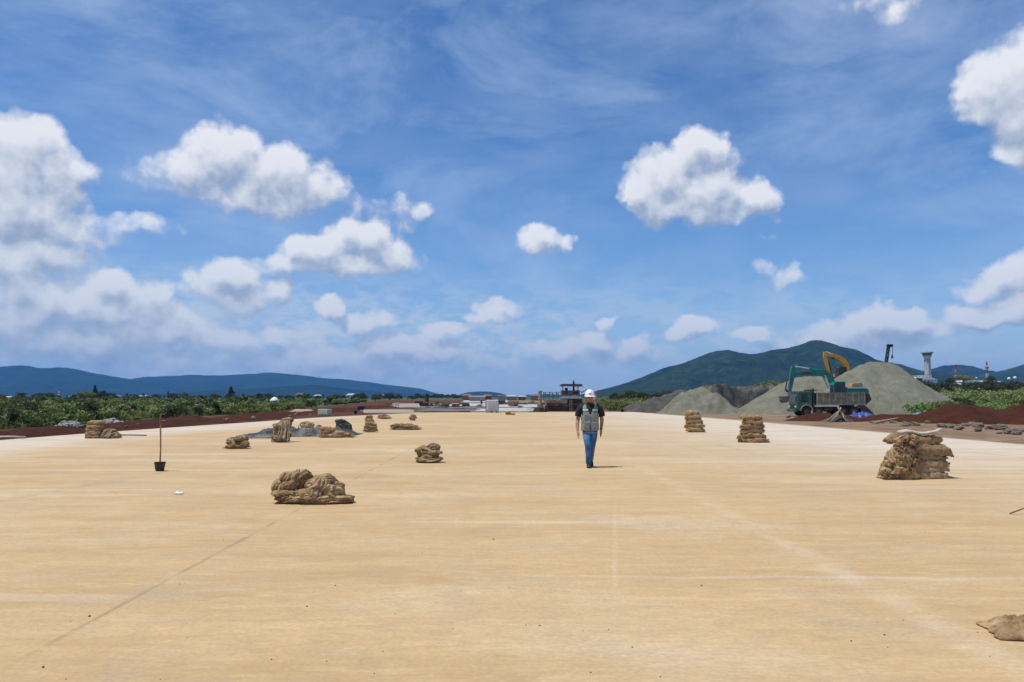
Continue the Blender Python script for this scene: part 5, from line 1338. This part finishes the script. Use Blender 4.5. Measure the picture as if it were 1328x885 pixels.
def green_box():
    D = 84; p = PT(418.5, 542.5, D); s = D/FPX
    root = empty('water_tank', (p.x, D, LOW), R(-12), label='pale green and white plastic box tank on the left verge', cat='tank')
    W, H = 14.5*s, p.z-LOW+11*s
    mb = MB(); mb.box(0, .5, H*.5+.06, W, 1.0, H*.88); mb.build('tank', pmat('pale_green_plastic', (.60, .70, .48), .55, vary=.10), root, bevel=.08)
    mb = MB(); mb.box(0, .5, H*.96+.03, W*1.02, 1.02, H*.08); mb.build('lid', pmat('white_plastic', (0,)*3), root, bevel=.03)
    mb = MB()
    for k in range(5): mb.box(-W/2+W*(k+.5)/5, -.015, H*.5, .04, .04, H*.8)
    mb.build('rib', pmat('pale_green_plastic', (0,)*3), root)
green_box()
def drum():
    D = 92; p = PT(467, 535, D); root = empty('wheelbarrow', (p.x, D, LOW), R(20), label='dark wheelbarrow parked near the far left edge of the slab', cat='wheelbarrow')
    mb = MB(); mb.prism([(-.45, .55), (-.35, .95), (.55, .95), (.35, .5)], -.3, .3); mb.build('tray', M_DARK, root, bevel=.03)
    mb = MB(); mb.cyl((-.55, -.05, .2), (-.55, .05, .2), .2, n=20); mb.build('wheel', M_TYRE, root)
    mb = MB()
    for y in (-.25, .25): mb.tube([(-.55, y*.4, .2), (-.1, y, .5), (.9, y, .85)], [.025]*3, 8); mb.cyl((.3, y, .55), (.35, y, 0), .022, n=8)
    mb.build('handle', M_DARK, root)
drum()
def board(px, top, bot, D, w, label, cat, col_=(0.75, .74, .7)):
    a_ = PT(px, top, D); b_ = PT(px, bot, D); gz = ground_z(a_.x, D)
    root = empty('sign_board', (a_.x, D, gz), 0, label=label, cat=cat)
    mb = MB(); mb.box(0, 0, (a_.z+b_.z)/2-gz, w, .05, a_.z-b_.z); mb.build('panel', pmat('board_white', col_, .6, vary=.06), root)
    for x in (-w*.35, w*.35):
        mb = MB(); mb.cyl((x, .04, 0), (x, .04, b_.z-gz+.05), .03, n=8); mb.build('post', M_DARK, root)
board(515, 522.5, 527, 130, .75, 'small blank white board by the track beyond the slab', 'sign')
def shed():
    D = 112; p = PT(356, 515, D); gz = ground_z(p.x, D); H = p.z-gz; s = D/FPX
    root = empty('kiosk', (p.x, D, gz), 0, label='small round kiosk with a domed white roof standing in the scrub', cat='kiosk')
    mb = MB(); mb.cyl((0, 0, 0), (0, 0, H*.72), 3.3*s, n=16); mb.build('wall', pmat('kiosk_wall', (.33, .33, .30), .8), root)
    mb = MB(); mb.tube([(0, 0, H*.72), (0, 0, H*.80), (0, 0, H*.92), (0, 0, H)], [5.6*s, 5.3*s, 3.2*s, .5*s], 20); mb.build('roof', pmat('kiosk_roof', (.72, .72, .68), .6, vary=.05), root, smooth=False)
    mb = MB(); mb.box(0, -3.3*s, H*.35, 1.6*s, .08, H*.6); mb.build('door', M_DARK, root)
shed()

# ------------------------------------------------------------------ control tower, masts, buildings
M_TOWER = pmat('tower_concrete', (.46, .47, .46), .8, vary=.08, scale=.2)
M_WHITE = pmat('white_wall', (.72, .72, .70), .8, vary=.05, scale=.3)
M_ROOFR = pmat('red_roof', (.20, .085, .055), .8, vary=.2, scale=.6)
M_ROOFG = pmat('grey_roof', (.38, .39, .40), .7, vary=.15, scale=.5)
M_WIN = pmat('window_glass', (.04, .05, .06), .2, vary=.1)
def lathe(mb, prof, n=28):
    for (rr, z) in prof:
        for i in range(n): mb.V.append((math.cos(2*math.pi*i/n)*rr, math.sin(2*math.pi*i/n)*rr, z))
    for k in range(len(prof)-1):
        for i in range(n): mb.F.append((k*n+i, k*n+(i+1) % n, (k+1)*n+(i+1) % n, (k+1)*n+i))
    mb.F.append(tuple(range(n-1, -1, -1))); mb.F.append(tuple((len(prof)-1)*n+i for i in range(n)))
def tower():
    D = 900; x = AX(1203, D); gz = ground_z(x, D); s = D/FPX
    z = lambda py: PT(1203, py, D).z-gz
    root = empty('control_tower', (x, D, gz), 0, label='pale round airport control tower with a flared top', cat='control tower')
    mb = MB(); lathe(mb, [(3.7*s, -2), (3.5*s, z(485)), (3.3*s, z(470)), (3.3*s, z(465.5))]); sh_ = mb.build('shaft', M_TOWER, root, smooth=True)
    mb = MB()
    for k in range(10):
        a_ = 2*math.pi*k/10+.15; mb.box(math.cos(a_)*3.42*s, math.sin(a_)*3.42*s, (z(466)-2)/2, .5, .5, z(466)+2)
    mb.build('rib', M_TOWER, sh_)
    mb = MB(); lathe(mb, [(3.4*s, z(465.5)), (4.6*s, z(463)), (5.2*s, z(461.6))]); mb.build('flare', M_TOWER, root)
    mb = MB(); lathe(mb, [(5.1*s, z(461.6)), (6.0*s, z(458.4))]); mb.build('cab_glass', pmat('cab_glass', (.10, .13, .14), .15), root)
    mb = MB(); lathe(mb, [(7.4*s, z(458.4)), (7.4*s, z(457.2)), (6.3*s, z(456.6)), (1*s, z(456.2))]); mb.build('roof', pmat('tower_roof', (.24, .26, .26), .7), root)
    mb = MB(); mb.cyl((0, 0, z(456.4)), (0, 0, z(454)), .12, .05, 6); mb.build('antenna', M_DARK, root)
tower()
def building(px0, px1, top, bot, D, label, wall, roof, name='building', roofh=.28, storeys=1, deep=14, rtype='gable', group=None):
    s = D/FPX; W = (px1-px0)*s; cx = AX((px0+px1)/2, D); gz = ground_z(cx, D)
    H = PT(px0, top, D).z-gz; Hb = max(gz, PT(px0, bot, D).z)-gz
    root = empty(name, (cx, D, gz), 0, label=label, cat='building', group=group)
    ew = H*(1-roofh) if rtype != 'flat' else H-.6
    mb = MB(); mb.box(0, deep/2, ew/2-.5, W, deep, ew+1); mb.build('wall', wall, root)
    if rtype == 'gable':
        mb = MB(); y0, y1 = -.8, deep+.8
        vs = [(-W/2-.6, y0, ew), (W/2+.6, y0, ew), (W/2+.6, y1, ew), (-W/2-.6, y1, ew), (-W/2+W*.08, deep/2, H), (W/2-W*.08, deep/2, H)]
        mb.add(vs, [(0, 1, 5, 4), (2, 3, 4, 5), (1, 2, 5), (3, 0, 4), (3, 2, 1, 0)])
        mb.build('roof', roof, root)
    elif rtype == 'barrel':
        mb = MB(); prof = [(-W/2-.5+(W+1)*k/12, ew+.05+(H-ew)*math.sin(math.pi*k/12)) for k in range(13)]; mb.prism(prof, -.6, deep+.6); mb.build('roof', roof, root)
    else:
        mb = MB(); mb.box(0, deep/2, ew+.35, W+.8, deep+.8, .6); mb.build('roof', roof, root)
    nw = max(2, min(7, int(W/3.5))); vis = ew
    for fl in range(storeys if name != 'shed' else 0):
        for k in range(nw):
            zc = vis-(fl+.45)*min(3.2, vis/storeys); 
            if zc < .8: continue
            mb = MB(); mb.box(-W/2+W*(k+.5)/nw, -.03, zc, min(1.6, W/nw*.5), .08, 1.2); mb.build('window', M_WIN, root)
    return root
building(1183, 1215, 489, 500, 870, 'white terminal building with a low curved roof at the tower foot', M_WHITE, M_WHITE, rtype='barrel', storeys=2, roofh=.3)
building(1190, 1208, 486.8, 492, 885, 'small raised white block just behind the tower foot building', M_WHITE, M_ROOFG, rtype='flat')
building(1247, 1270, 493, 499, 760, 'long white low building right of the nearest mast', M_WHITE, M_WHITE, rtype='barrel')
building(1272, 1298, 493.5, 499, 800, 'long pale shed below the taller mast', pmat('pale_wall', (.55, .52, .45), .8), M_ROOFG, rtype='gable')
building(1321, 1345, 496, 503, 500, 'house with an orange roof at the right edge', M_WHITE, pmat('orange_roof', (.45, .20, .11), .8))
building(1259, 1266, 491, 496, 790, 'small bright white block behind the long low building', M_WHITE, M_WHITE, rtype='flat')
def dish(px, py, D, label, r_px=2.0):
    s = D/FPX; p = PT(px, py, D); gz = ground_z(p.x, D)
    root = empty('radome', (p.x, D, gz), 0, label=label, cat='radome')
    mb = MB(); mb.ell((0, 0, p.z-gz), (r_px*s,)*3, 20, 12); mb.build('dome', M_WHITE, root, smooth=True)
    mb = MB(); mb.cyl((0, 0, -1), (0, 0, p.z-gz-r_px*s*.8), r_px*s*.45, n=12); mb.build('base', M_ROOFG, root)
dish(1308.5, 491.5, 620, 'left white radar dome above the scrub'); dish(1316.2, 490.3, 640, 'right white radar dome above the scrub')
dish(1266, 490.6, 700, 'small white dome right of the long low building', 1.3)
def mast(px, top, D, label, hd):
    s = D/FPX; x = AX(px, D); gz = ground_z(x, D); H = PT(px, top, D).z-gz
    root = empty('radio_mast', (x, D, gz), 0, label=label, cat='radio mast')
    w0 = 3.2*s/2; w1 = .7*s/2
    rd = pmat('mast_red', (.36, .07, .05), .7); wh = pmat('mast_white', (.55, .55, .55), .7)
    nb = 6; 
    for b_ in range(nb):
        mb = MB(); f0, f1 = b_/nb, (b_+1)/nb; u0 = w0+(w1-w0)*f0; u1 = w0+(w1-w0)*f1
        for (ax, ay) in ((-1, -1), (1, -1), (1, 1), (-1, 1)): mb.cyl((ax*u0, ay*u0, H*f0), (ax*u1, ay*u1, H*f1), .16, n=5)
        for j in range(3):
            g0, g1 = f0+(f1-f0)*j/3, f0+(f1-f0)*(j+1)/3; v0 = w0+(w1-w0)*g0; v1 = w0+(w1-w0)*g1
            for sgn in (1, -1):
                mb.cyl((-v0*sgn, -v0, H*g0), (v1*sgn, -v1, H*g1), .12, n=4); mb.cyl((-v0, -v0*sgn, H*g0), (-v1, v1*sgn, H*g1), .12, n=4)
        mb.build('mast_section', rd if b_ % 2 else wh, root)
    for (zf, r) in hd:
        mb = MB(); mb.cyl((0, 0, H*zf-.8), (0, 0, H*zf+.8), r*s, n=14); mb.build('antenna', rd, root)
mast(1239, 473, 820, 'nearest red and white lattice radio mast right of the control tower', [(.95, 1.5), (.80, 1.2)])
mast(1280, 469, 780, 'taller red and white lattice radio mast farther right', [(.74, 2.2), (.92, 1.0)])
mast(78, 506, 1400, 'thin distant lattice mast on the left plain', [(.95, .5)])
# small houses on the left plain and the works buildings in the middle
for (a_, b_, t_, D, lb, wl, rf) in [
    (5, 12, 514, 420, 'small pale house at the left edge of the plain', M_WHITE, M_ROOFG),
    (91, 97, 512.5, 520, 'tiny white house left of the pointed conifer', M_WHITE, M_ROOFG),
    (144, 151, 512.5, 560, 'tiny white house right of the pointed conifer', M_WHITE, M_ROOFG),
    (181, 188, 512.5, 500, 'white gabled house midway along the left plain', M_WHITE, M_ROOFG),
    (228, 234, 512.5, 600, 'tiny pale house left of the wide conical tree', M_WHITE, M_ROOFG),
    (384, 396, 510, 600, 'pinkish house with a red roof above the kiosk', pmat('pink_wall', (.5, .36, .32), .8), M_ROOFR),
    (408, 415, 512, 620, 'small pink walled house right of the red roofed one', pmat('pink_wall', (0,)*3), M_ROOFG),
    (450, 459, 510.5, 600, 'grey roofed white house among far trees left of the track', M_WHITE, M_ROOFG),
    (491, 496, 511.5, 640, 'tiny white house beyond the white board', M_WHITE, M_ROOFG),
    (534, 539, 513, 640, 'tiny white house near the far end of the left plain', M_WHITE, M_ROOFG)]:
    building(a_, b_, t_, 520, D, lb, wl, rf, 'house', deep=8)
for (a_, b_, t_, D, lb, wl, rf, rt) in [
    (609, 628, 513.5, 330, 'long shed with a pale flat roof beyond the works', pmat('shed_wall', (.30, .28, .22), .8), pmat('cream_roof', (.62, .60, .50), .7), 'flat'),
    (600, 611, 511, 420, 'reddish brown house left of the long pale roofed shed', pmat('brown_wall', (.28, .15, .11), .8), M_ROOFR, 'gable'),
    (627, 637, 511.5, 430, 'rust red shed right of the long pale roofed shed', pmat('rust_wall', (.30, .11, .07), .8), M_ROOFR, 'gable'),
    (646, 656, 512.5, 430, 'grey block building behind the white tank', pmat('grey_wall', (.30, .30, .29), .8), M_ROOFG, 'flat'),
    (657, 670, 512.5, 480, 'low pale building midway between tank and paver', pmat('tan_wall', (.32, .27, .2), .8), M_ROOFG, 'gable'),
    (672, 682, 513, 500, 'low brown roofed building next to the paver', pmat('brown_wall', (0,)*3), M_ROOFG, 'gable'),
    (688, 698, 511.5, 460, 'small house directly left of the paver', pmat('tan_wall', (.32, .27, .2), .8), M_ROOFR, 'gable')]:
    building(a_, b_, t_, 522, D, lb, wl, rf, 'shed', deep=12, rtype=rt)
for i in range(16):
    r2 = random.Random(i+300); px = [505, 548, 566, 575, 590, 600, 640, 655, 668, 674, 681, 686, 692, 650, 622, 560][i]
    D = r2.uniform(120, 230); x = AX(px, D); s_ = r2.uniform(.5, 1.6)
    mb = MB()
    for k in range(6): mb.box(r2.uniform(-.6, .6)*s_, r2.uniform(-.4, .4)*s_, .18+.32*(k//2)*s_*.8, r2.uniform(.5, 1.2)*s_, r2.uniform(.3, .6)*s_, .28*s_, Matrix.Rotation(r2.uniform(-.3, .3), 4, 'Z'))
    o = mb.build('material_pile', [M_WOOD, M_DARK, pmat('brown_wall', (0,)*3), M_RUBBLE, M_ROOFR, M_BASE][i % 6], loc=(x, D, LOW+.1))
    tag(o, 'small pile of '+['stacked timber', 'dark steel', 'brown boxes', 'broken concrete', 'red brick', 'dark stone'][i % 6]+' on the works beyond the slab', 'material pile', 'material piles beyond the slab')

# ------------------------------------------------------------------ people
def to_mesh(o):
    dg = bpy.context.evaluated_depsgraph_get(); dg.update()
    me = bpy.data.meshes.new_from_object(o.evaluated_get(dg)); o.modifiers.clear(); o.data = me; return o
def skinned(name, joints, edges, mat, parent, sub=2):
    me = bpy.data.meshes.new(name); me.from_pydata([j[:3] for j in joints], edges, []); me.update()
    o = bpy.data.objects.new(name, me); COL.objects.link(o)
    o.modifiers.new('skin', 'SKIN'); s_ = o.modifiers.new('sub', 'SUBSURF'); s_.levels = sub; s_.render_levels = sub
    for i, j in enumerate(joints):
        r = j[3]; me.skin_vertices[0].data[i].radius = r if isinstance(r, tuple) else (r, r)
    me.skin_vertices[0].data[0].use_root = True
    to_mesh(o); o.data.materials.clear(); o.data.materials.append(mat)
    o.data.polygons.foreach_set('use_smooth', [True]*len(o.data.polygons)); o.name = name
    if parent: o.parent = parent
    return o
def garment(name, rings, mat, parent, n=40, wr=.010, seed=0, drop=None, solid=.006):
    """rings: (cx, cy, cz, rx, ry) lofted into one cloth shell with small wrinkles"""
    mb = MB(); R2 = []
    for a_, b_ in zip(rings[:-1], rings[1:]):
        for k in range(4):
            t_ = k/4; R2.append([a_[i]*(1-t_)+b_[i]*t_ for i in range(5)])
    R2.append(list(rings[-1]))
    for (cx, cy, cz, rx, ry) in R2:
        for i in range(n):
            th = 2*math.pi*i/n; c, s_ = math.cos(th), math.sin(th)
            w = 1 + wr/max(rx, .03)*(noise.noise(Vector((c*2.2, s_*2.2, cz*16+seed)))+.6*noise.noise(Vector((c*4, s_*4, cz*34+seed))))
            e = .85
            X = math.copysign(abs(c)**e, c)*rx*w; Y = math.copysign(abs(s_)**e, s_)*ry*w
            mb.V.append((cx+X, cy+Y, cz))
    for k in range(len(R2)-1):
        for i in range(n):
            q = (k*n+i, k*n+(i+1) % n, (k+1)*n+(i+1) % n, (k+1)*n+i)
            if drop:
                c = sum((Vector(mb.V[j]) for j in q), Vector())/4
                if drop(c): continue
            mb.F.append(q)
    o = mb.build(name, mat, parent, smooth=True)
    if solid: s_ = o.modifiers.new('thick', 'SOLIDIFY'); s_.thickness = solid; s_.offset = 1
    return o
def limb(name, pts, rad, mat, parent, n=20, wr=.06, seed=0):
    mb = MB(); P_, Rr = [], []
    for a_ in range(len(pts)-1):
        for k in range(5):
            t_ = k/5; P_.append(Vector(pts[a_]).lerp(Vector(pts[a_+1]), t_)); Rr.append(rad[a_]*(1-t_)+rad[a_+1]*t_)
    P_.append(Vector(pts[-1])); Rr.append(rad[-1])
    mb.tube(P_, Rr, n)
    c = len(P_)
    for i, v in enumerate(mb.V):
        p = P_[min(i//n, c-1)]; d = Vector(v)-p
        mb.V[i] = tuple(p + d*(1+wr*(noise.noise(Vector((v[0]*12, v[1]*12, v[2]*26+seed)))+.5*noise.noise(Vector(v)*50))))
    return mb.build(name, mat, parent, smooth=True)
def walker():
    g = G(765.5, 606.5); K = 1.0
    root = empty('person', (g.x, g.y, 0), R(0), label='man in a white hard hat, grey vest and blue jeans walking over the slab', cat='person')
    skin = pmat('skin', (.36, .19, .12), .55, vary=.08, scale=20)
    # local: +x is image right, -y faces the camera
    J = [(0, 0, .96, .12), (0, 0, 1.12, .115), (0, 0, 1.30, .13), (0, .01, 1.44, .075), (0, 0, 1.50, .052), (0, -.02, 1.56, .070), (0, -.02, 1.64, .083), (0, 0, 1.72, .086), (0, 0, 1.77, .06)]
    E = [(i, i+1) for i in range(8)]
    def chain(par, pts):
        for p in pts:
            J.append(p); E.append((par, len(J)-1)); par = len(J)-1
        return par
    chain(6, [(0, -.105, 1.615, .014)])  # nose
    for sx in (-1, 1): chain(6, [(sx*.088, .0, 1.625, .016)])
    arms = {-1: [(-.17, .01, 1.42, .06), (-.25, .01, 1.30, .052), (-.285, .02, 1.12, .050), (-.305, -.06, .98, .045), (-.30, -.12, .87, .033), (-.295, -.15, .81, .038)],
            1: [(.17, .01, 1.42, .06), (.25, .02, 1.30, .052), (.29, .03, 1.13, .050), (.285, .07, 1.0, .044), (.268, .05, .89, .033), (.262, .04, .83, .038)]}
    for sx, A in arms.items():
        e_ = chain(2, A); h = Vector(A[-1][:3])
        for k, (dy, L) in enumerate([(-.032, .072), (-.011, .082), (.011, .078), (.030, .062)]):
            chain(e_, [(h.x+sx*.004, h.y+dy, h.z-.045, .0115), (h.x+sx*.004-sx*.006, h.y+dy*1.15-.004, h.z-.045-L*.5, .0105), (h.x-sx*.014, h.y+dy*1.1-.012, h.z-.045-L, .009)])
        chain(e_, [(h.x-sx*.018, h.y-.036, h.z-.005, .0115), (h.x-sx*.026, h.y-.052, h.z-.045, .0095), (h.x-sx*.026, h.y-.056, h.z-.072, .008)])
    legs = {-1: [(-.085, 0, .88, .095), (-.066, -.12, .52, .062), (-.045, -.05, .12, .042), (-.045, -.08, .05, .04)], 1: [(.085, 0, .88, .095), (.062, .05, .50, .062), (.045, .30, .18, .042), (.045, .30, .11, .04)]}
    for A in legs.values(): chain(0, A)
    body = skinned('body', J, E, skin, root)
    # eyes, brows, mouth
    for sx in (-1, 1):
        mb = MB(); mb.ell((sx*.032, -.098, 1.645), (.015, .007, .009), 12, 8); mb.build('eye', pmat('eye_dark', (.02, .015, .012), .3), root, smooth=True)
    mb = MB(); mb.ell((0, -.086, 1.565), (.026, .009, .008), 12, 8); mb.build('mouth', pmat('lip', (.22, .08, .065), .5), root, smooth=True)
    mb = MB(); mb.ell((0, .022, 1.69), (.093, .092, .085), 24, 16, 1, None); mb.V = [v for v in mb.V]; mb.build('hair', pmat('hair_black', (.012, .010, .009), .6), root, smooth=True)
    # black polo shirt
    black = pmat('black_shirt', (.012, .012, .013), .85, vary=.2)
    garment('shirt', [(0, 0, .84, .175, .125), (0, 0, 1.0, .178, .128), (0, 0, 1.15, .182, .13), (0, 0, 1.30, .192, .128), (0, 0, 1.38, .20, .118), (0, 0, 1.435, .175, .10), (0, .005, 1.475, .10, .085), (0, .005, 1.50, .068, .07)], black, root, wr=.006)
    mb = MB(); garment('collar', [(0, .0, 1.475, .088, .085), (0, 0, 1.50, .082, .082), (0, .004, 1.52, .072, .074)], black, root, wr=.002, drop=lambda c: c.y < -.05 and abs(c.x) < .018)
    limb('sleeve', [(-.14, .01, 1.42), (-.22, .01, 1.385), (-.265, .01, 1.30), (-.285, .015, 1.20)], [.085, .085, .076, .073], black, root, seed=1)
    limb('sleeve', [(.14, .01, 1.42), (.22, .015, 1.385), (.27, .02, 1.30), (.292, .025, 1.20)], [.085, .085, .076, .073], black, root, seed=2)
    # grey utility vest with pale green bands
    vestm = pmat('grey_vest', (.23, .27, .255), .85, vary=.22, scale=14, bump=.3)
    def vdrop(c):
        if c.y < -.02:
            if c.z > 1.22 and abs(c.x) < (c.z-1.22)*.42+.004: return True
            if c.z < .93 and abs(c.x) < (.93-c.z)*.5+.003: return True
        if abs(c.x) > .172 and c.z > 1.22: return True
        return False
    garment('vest', [(0, 0, .865, .205, .150), (0, 0, .98, .203, .152), (0, 0, 1.1, .203, .152), (0, 0, 1.22, .207, .150), (0, 0, 1.33, .213, .142), (0, 0, 1.40, .208, .126), (0, 0, 1.45, .172, .105), (0, .005, 1.478, .112, .092)], vestm, root, n=72, wr=.008, drop=vdrop)
    bandm = pmat('pale_green_band', (.50, .68, .48), .5, vary=.06)
    for sx in (-1, 1):
        garment('reflective_band', [(0, 0, 1.335, .222, .153), (0, 0, 1.352, .221, .150), (0, 0, 1.368, .219, .147)], bandm, root, n=72, wr=0, solid=.002, drop=lambda c: not (c.y < -.02 and c.x*sx > .058 and abs(c.x) < .176))
    pk = pmat('vest_pocket', (.30, .32, .31), .8, vary=.25, scale=30)
    for (x, z, w, h) in ((-.10, 1.01, .125, .12), (.10, 1.01, .125, .12), (-.10, 1.21, .10, .09), (.10, 1.22, .10, .08)):
        mb = MB(); mb.box(x, -.155+abs(x)*.10, z, w, .028, h); mb.box(x, -.165+abs(x)*.10, z+h*.42, w*1.04, .03, h*.18); mb.build('pocket', pk, root, bevel=.008)
    mb = MB(); mb.box(.0, -.158, 1.05, .008, .012, .30); mb.build('zip', M_DARK, root)
    # jeans
    jm = pmat('blue_jeans', (.045, .16, .37), .85, vary=.4, scale=6, dirt=(.24, .36, .48, .75), bump=.3)
    garment('jeans_seat', [(0, 0, .80, .155, .115), (0, 0, .86, .172, .128), (0, 0, .93, .172, .125), (0, 0, .97, .168, .12)], jm, root, wr=.006)
    limb('trouser_leg', [(-.080, 0, .93), (-.085, -.01, .80), (-.078, -.075, .68), (-.066, -.13, .52), (-.050, -.10, .30), (-.045, -.05, .10)], [.088, .096, .090, .074, .066, .066], jm, root, seed=4)
    limb('trouser_leg', [(.080, 0, .93), (.085, -.0, .80), (.075, .03, .66), (.062, .05, .50), (.052, .17, .32), (.045, .30, .17)], [.088, .096, .088, .070, .062, .062], jm, root, seed=6)
    shoe = pmat('black_shoe', (.015, .014, .013), .5, vary=.2)
    for (x, y, z, rx) in ((-.045, -.05, 0, 0), (.047, .31, .07, R(24))):
        mb = MB(); Mx = Matrix.Translation((x, y, z)) @ Matrix.Rotation(rx, 4, 'X')
        mb.tube([Mx @ Vector((0, .08, .055)), Mx @ Vector((0, .04, .062)), Mx @ Vector((0, -.06, .050)), Mx @ Vector((0, -.15, .034)), Mx @ Vector((0, -.195, .026))], [(.036, .048), (.045, .058), (.050, .046), (.047, .030), (.025, .018)], 16)
        sh_ = mb.build('shoe', shoe, root, smooth=True)
        mb = MB(); mb.tube([Mx @ Vector((0, .10, .012)), Mx @ Vector((0, -.05, .012)), Mx @ Vector((0, -.20, .014))], [(.040, .012), (.052, .012), (.034, .010)], 14); mb.build('sole', M_TYRE, sh_)
    # white hard hat
    hm = pmat('white_helmet', (.82, .82, .86), .3, vary=.02, spec=.6)
    mb = MB(); n = 36; prof = []
    for k in range(11):
        a_ = R(k*9); prof.append((.126*math.cos(a_)**.8 if k < 10 else .004, 1.685+.150*math.sin(a_)))
    for (rr, z) in prof:
        for i in range(n):
            th = 2*math.pi*i/n; mb.V.append((math.cos(th)*rr*.93, math.sin(th)*rr*1.08+.005, z))
    for k in range(len(prof)-1):
        for i in range(n): mb.F.append((k*n+i, k*n+(i+1) % n, (k+1)*n+(i+1) % n, (k+1)*n+i))
    mb.F.append(tuple((len(prof)-1)*n+i for i in range(n)))
    hat = mb.build('hard_hat', hm, root, smooth=True); s_ = hat.modifiers.new('thick', 'SOLIDIFY'); s_.thickness = .004
    hat.location = (0, .0, 0)
    mb = MB()
    for rr, z in ((1.0, 1.690), (1.14, 1.676), (1.0, 1.680)):
        for i in range(n):
            th = 2*math.pi*i/n; f = 1+ (rr-1)*(1+1.6*max(0, -math.sin(th))**2); mb.V.append((math.cos(th)*.117*f, math.sin(th)*.136*f+.005, z-.012*max(0, -math.sin(th))*(rr > 1)))
    for k in range(3):
        for i in range(n): mb.F.append((k*n+i, k*n+(i+1) % n, ((k+1) % 3)*n+(i+1) % n, ((k+1) % 3)*n+i))
    mb.build('brim', hm, hat, smooth=False)
    mb = MB()
    for x in (-.028, 0, .028): mb.tube([(x, -.10, 1.78), (x, -.06, 1.818), (x, 0, 1.838 if x == 0 else 1.833), (x, .07, 1.815), (x, .11, 1.77)], [.007]*5, 8)
    mb.build('crown_rib', hm, hat, smooth=True)
    mb = MB(); mb.box(0, -.133, 1.735, .05, .012, .018); mb.build('badge', pmat('badge_navy', (.03, .04, .12), .5), hat)
    mb = MB(); mb.cyl((.268, .05, .895), (.271, .053, .918), .038, n=16); mb.build('wrist_watch', M_DARK, root)
    root.scale = (1, 1, 1)
walker()
def far_worker(px, top, D, label, col_, rz=0):
    x = AX(px, D); gz = LOW+.05 if px > 690 else .0; H = PT(px, top, D).z-gz; k = H/1.75
    root = empty('person', (x, D, gz), rz, label=label, cat='person'); root.scale = (k, k, k)
    skin = pmat('skin', (0,)*3)
    J = [(0, 0, .95, .11), (0, 0, 1.2, .12), (0, 0, 1.42, .08), (0, 0, 1.5, .05), (0, -.01, 1.62, .09), (0, 0, 1.70, .07)]; E = [(i, i+1) for i in range(5)]
    def ch(p, L):
        for q in L: J.append(q); E.append((p, len(J)-1)); p = len(J)-1
    ch(1, [(-.2, 0, 1.4, .06), (-.27, 0, 1.12, .045), (-.25, -.12, .92, .035), (-.25, -.15, .82, .03)]); ch(1, [(.2, 0, 1.4, .06), (.27, 0, 1.12, .045), (.25, -.1, .92, .035), (.25, -.12, .82, .03)])
    ch(0, [(-.1, 0, .85, .09), (-.12, 0, .45, .065), (-.13, 0, .08, .05)]); ch(0, [(.1, 0, .85, .09), (.12, .05, .45, .065), (.13, .08, .08, .05)])
    skinned('body', J, E, skin, root, 1)
    garment('shirt', [(0, 0, .9, .17, .13), (0, 0, 1.15, .18, .13), (0, 0, 1.4, .2, .12), (0, 0, 1.48, .1, .09)], pmat('cloth_'+label.split()[2], col_, .9), root, n=20)
    for s_ in (-1, 1): limb('trouser_leg', [(s_*.09, 0, .95), (s_*.12, 0, .5), (s_*.13, .04, .06)], [.1, .08, .07], pmat('dark_trousers', (.03, .03, .04), .9), root, 12)
    mb = MB(); mb.ell((0, 0, 1.71), (.13, .14, .10), 16, 10); mb.build('hat', pmat('far_hat', (.5, .42, .2), .7), root, smooth=True)
far_worker(624.5, 517.5, 150, 'tiny worker in dark clothes standing on the pale slab beyond the works', (.05, .05, .07))
far_worker(708, 524.5, 93.0-1.2, 'tiny worker in light clothes beside the left leg of the paver', (.55, .52, .48))
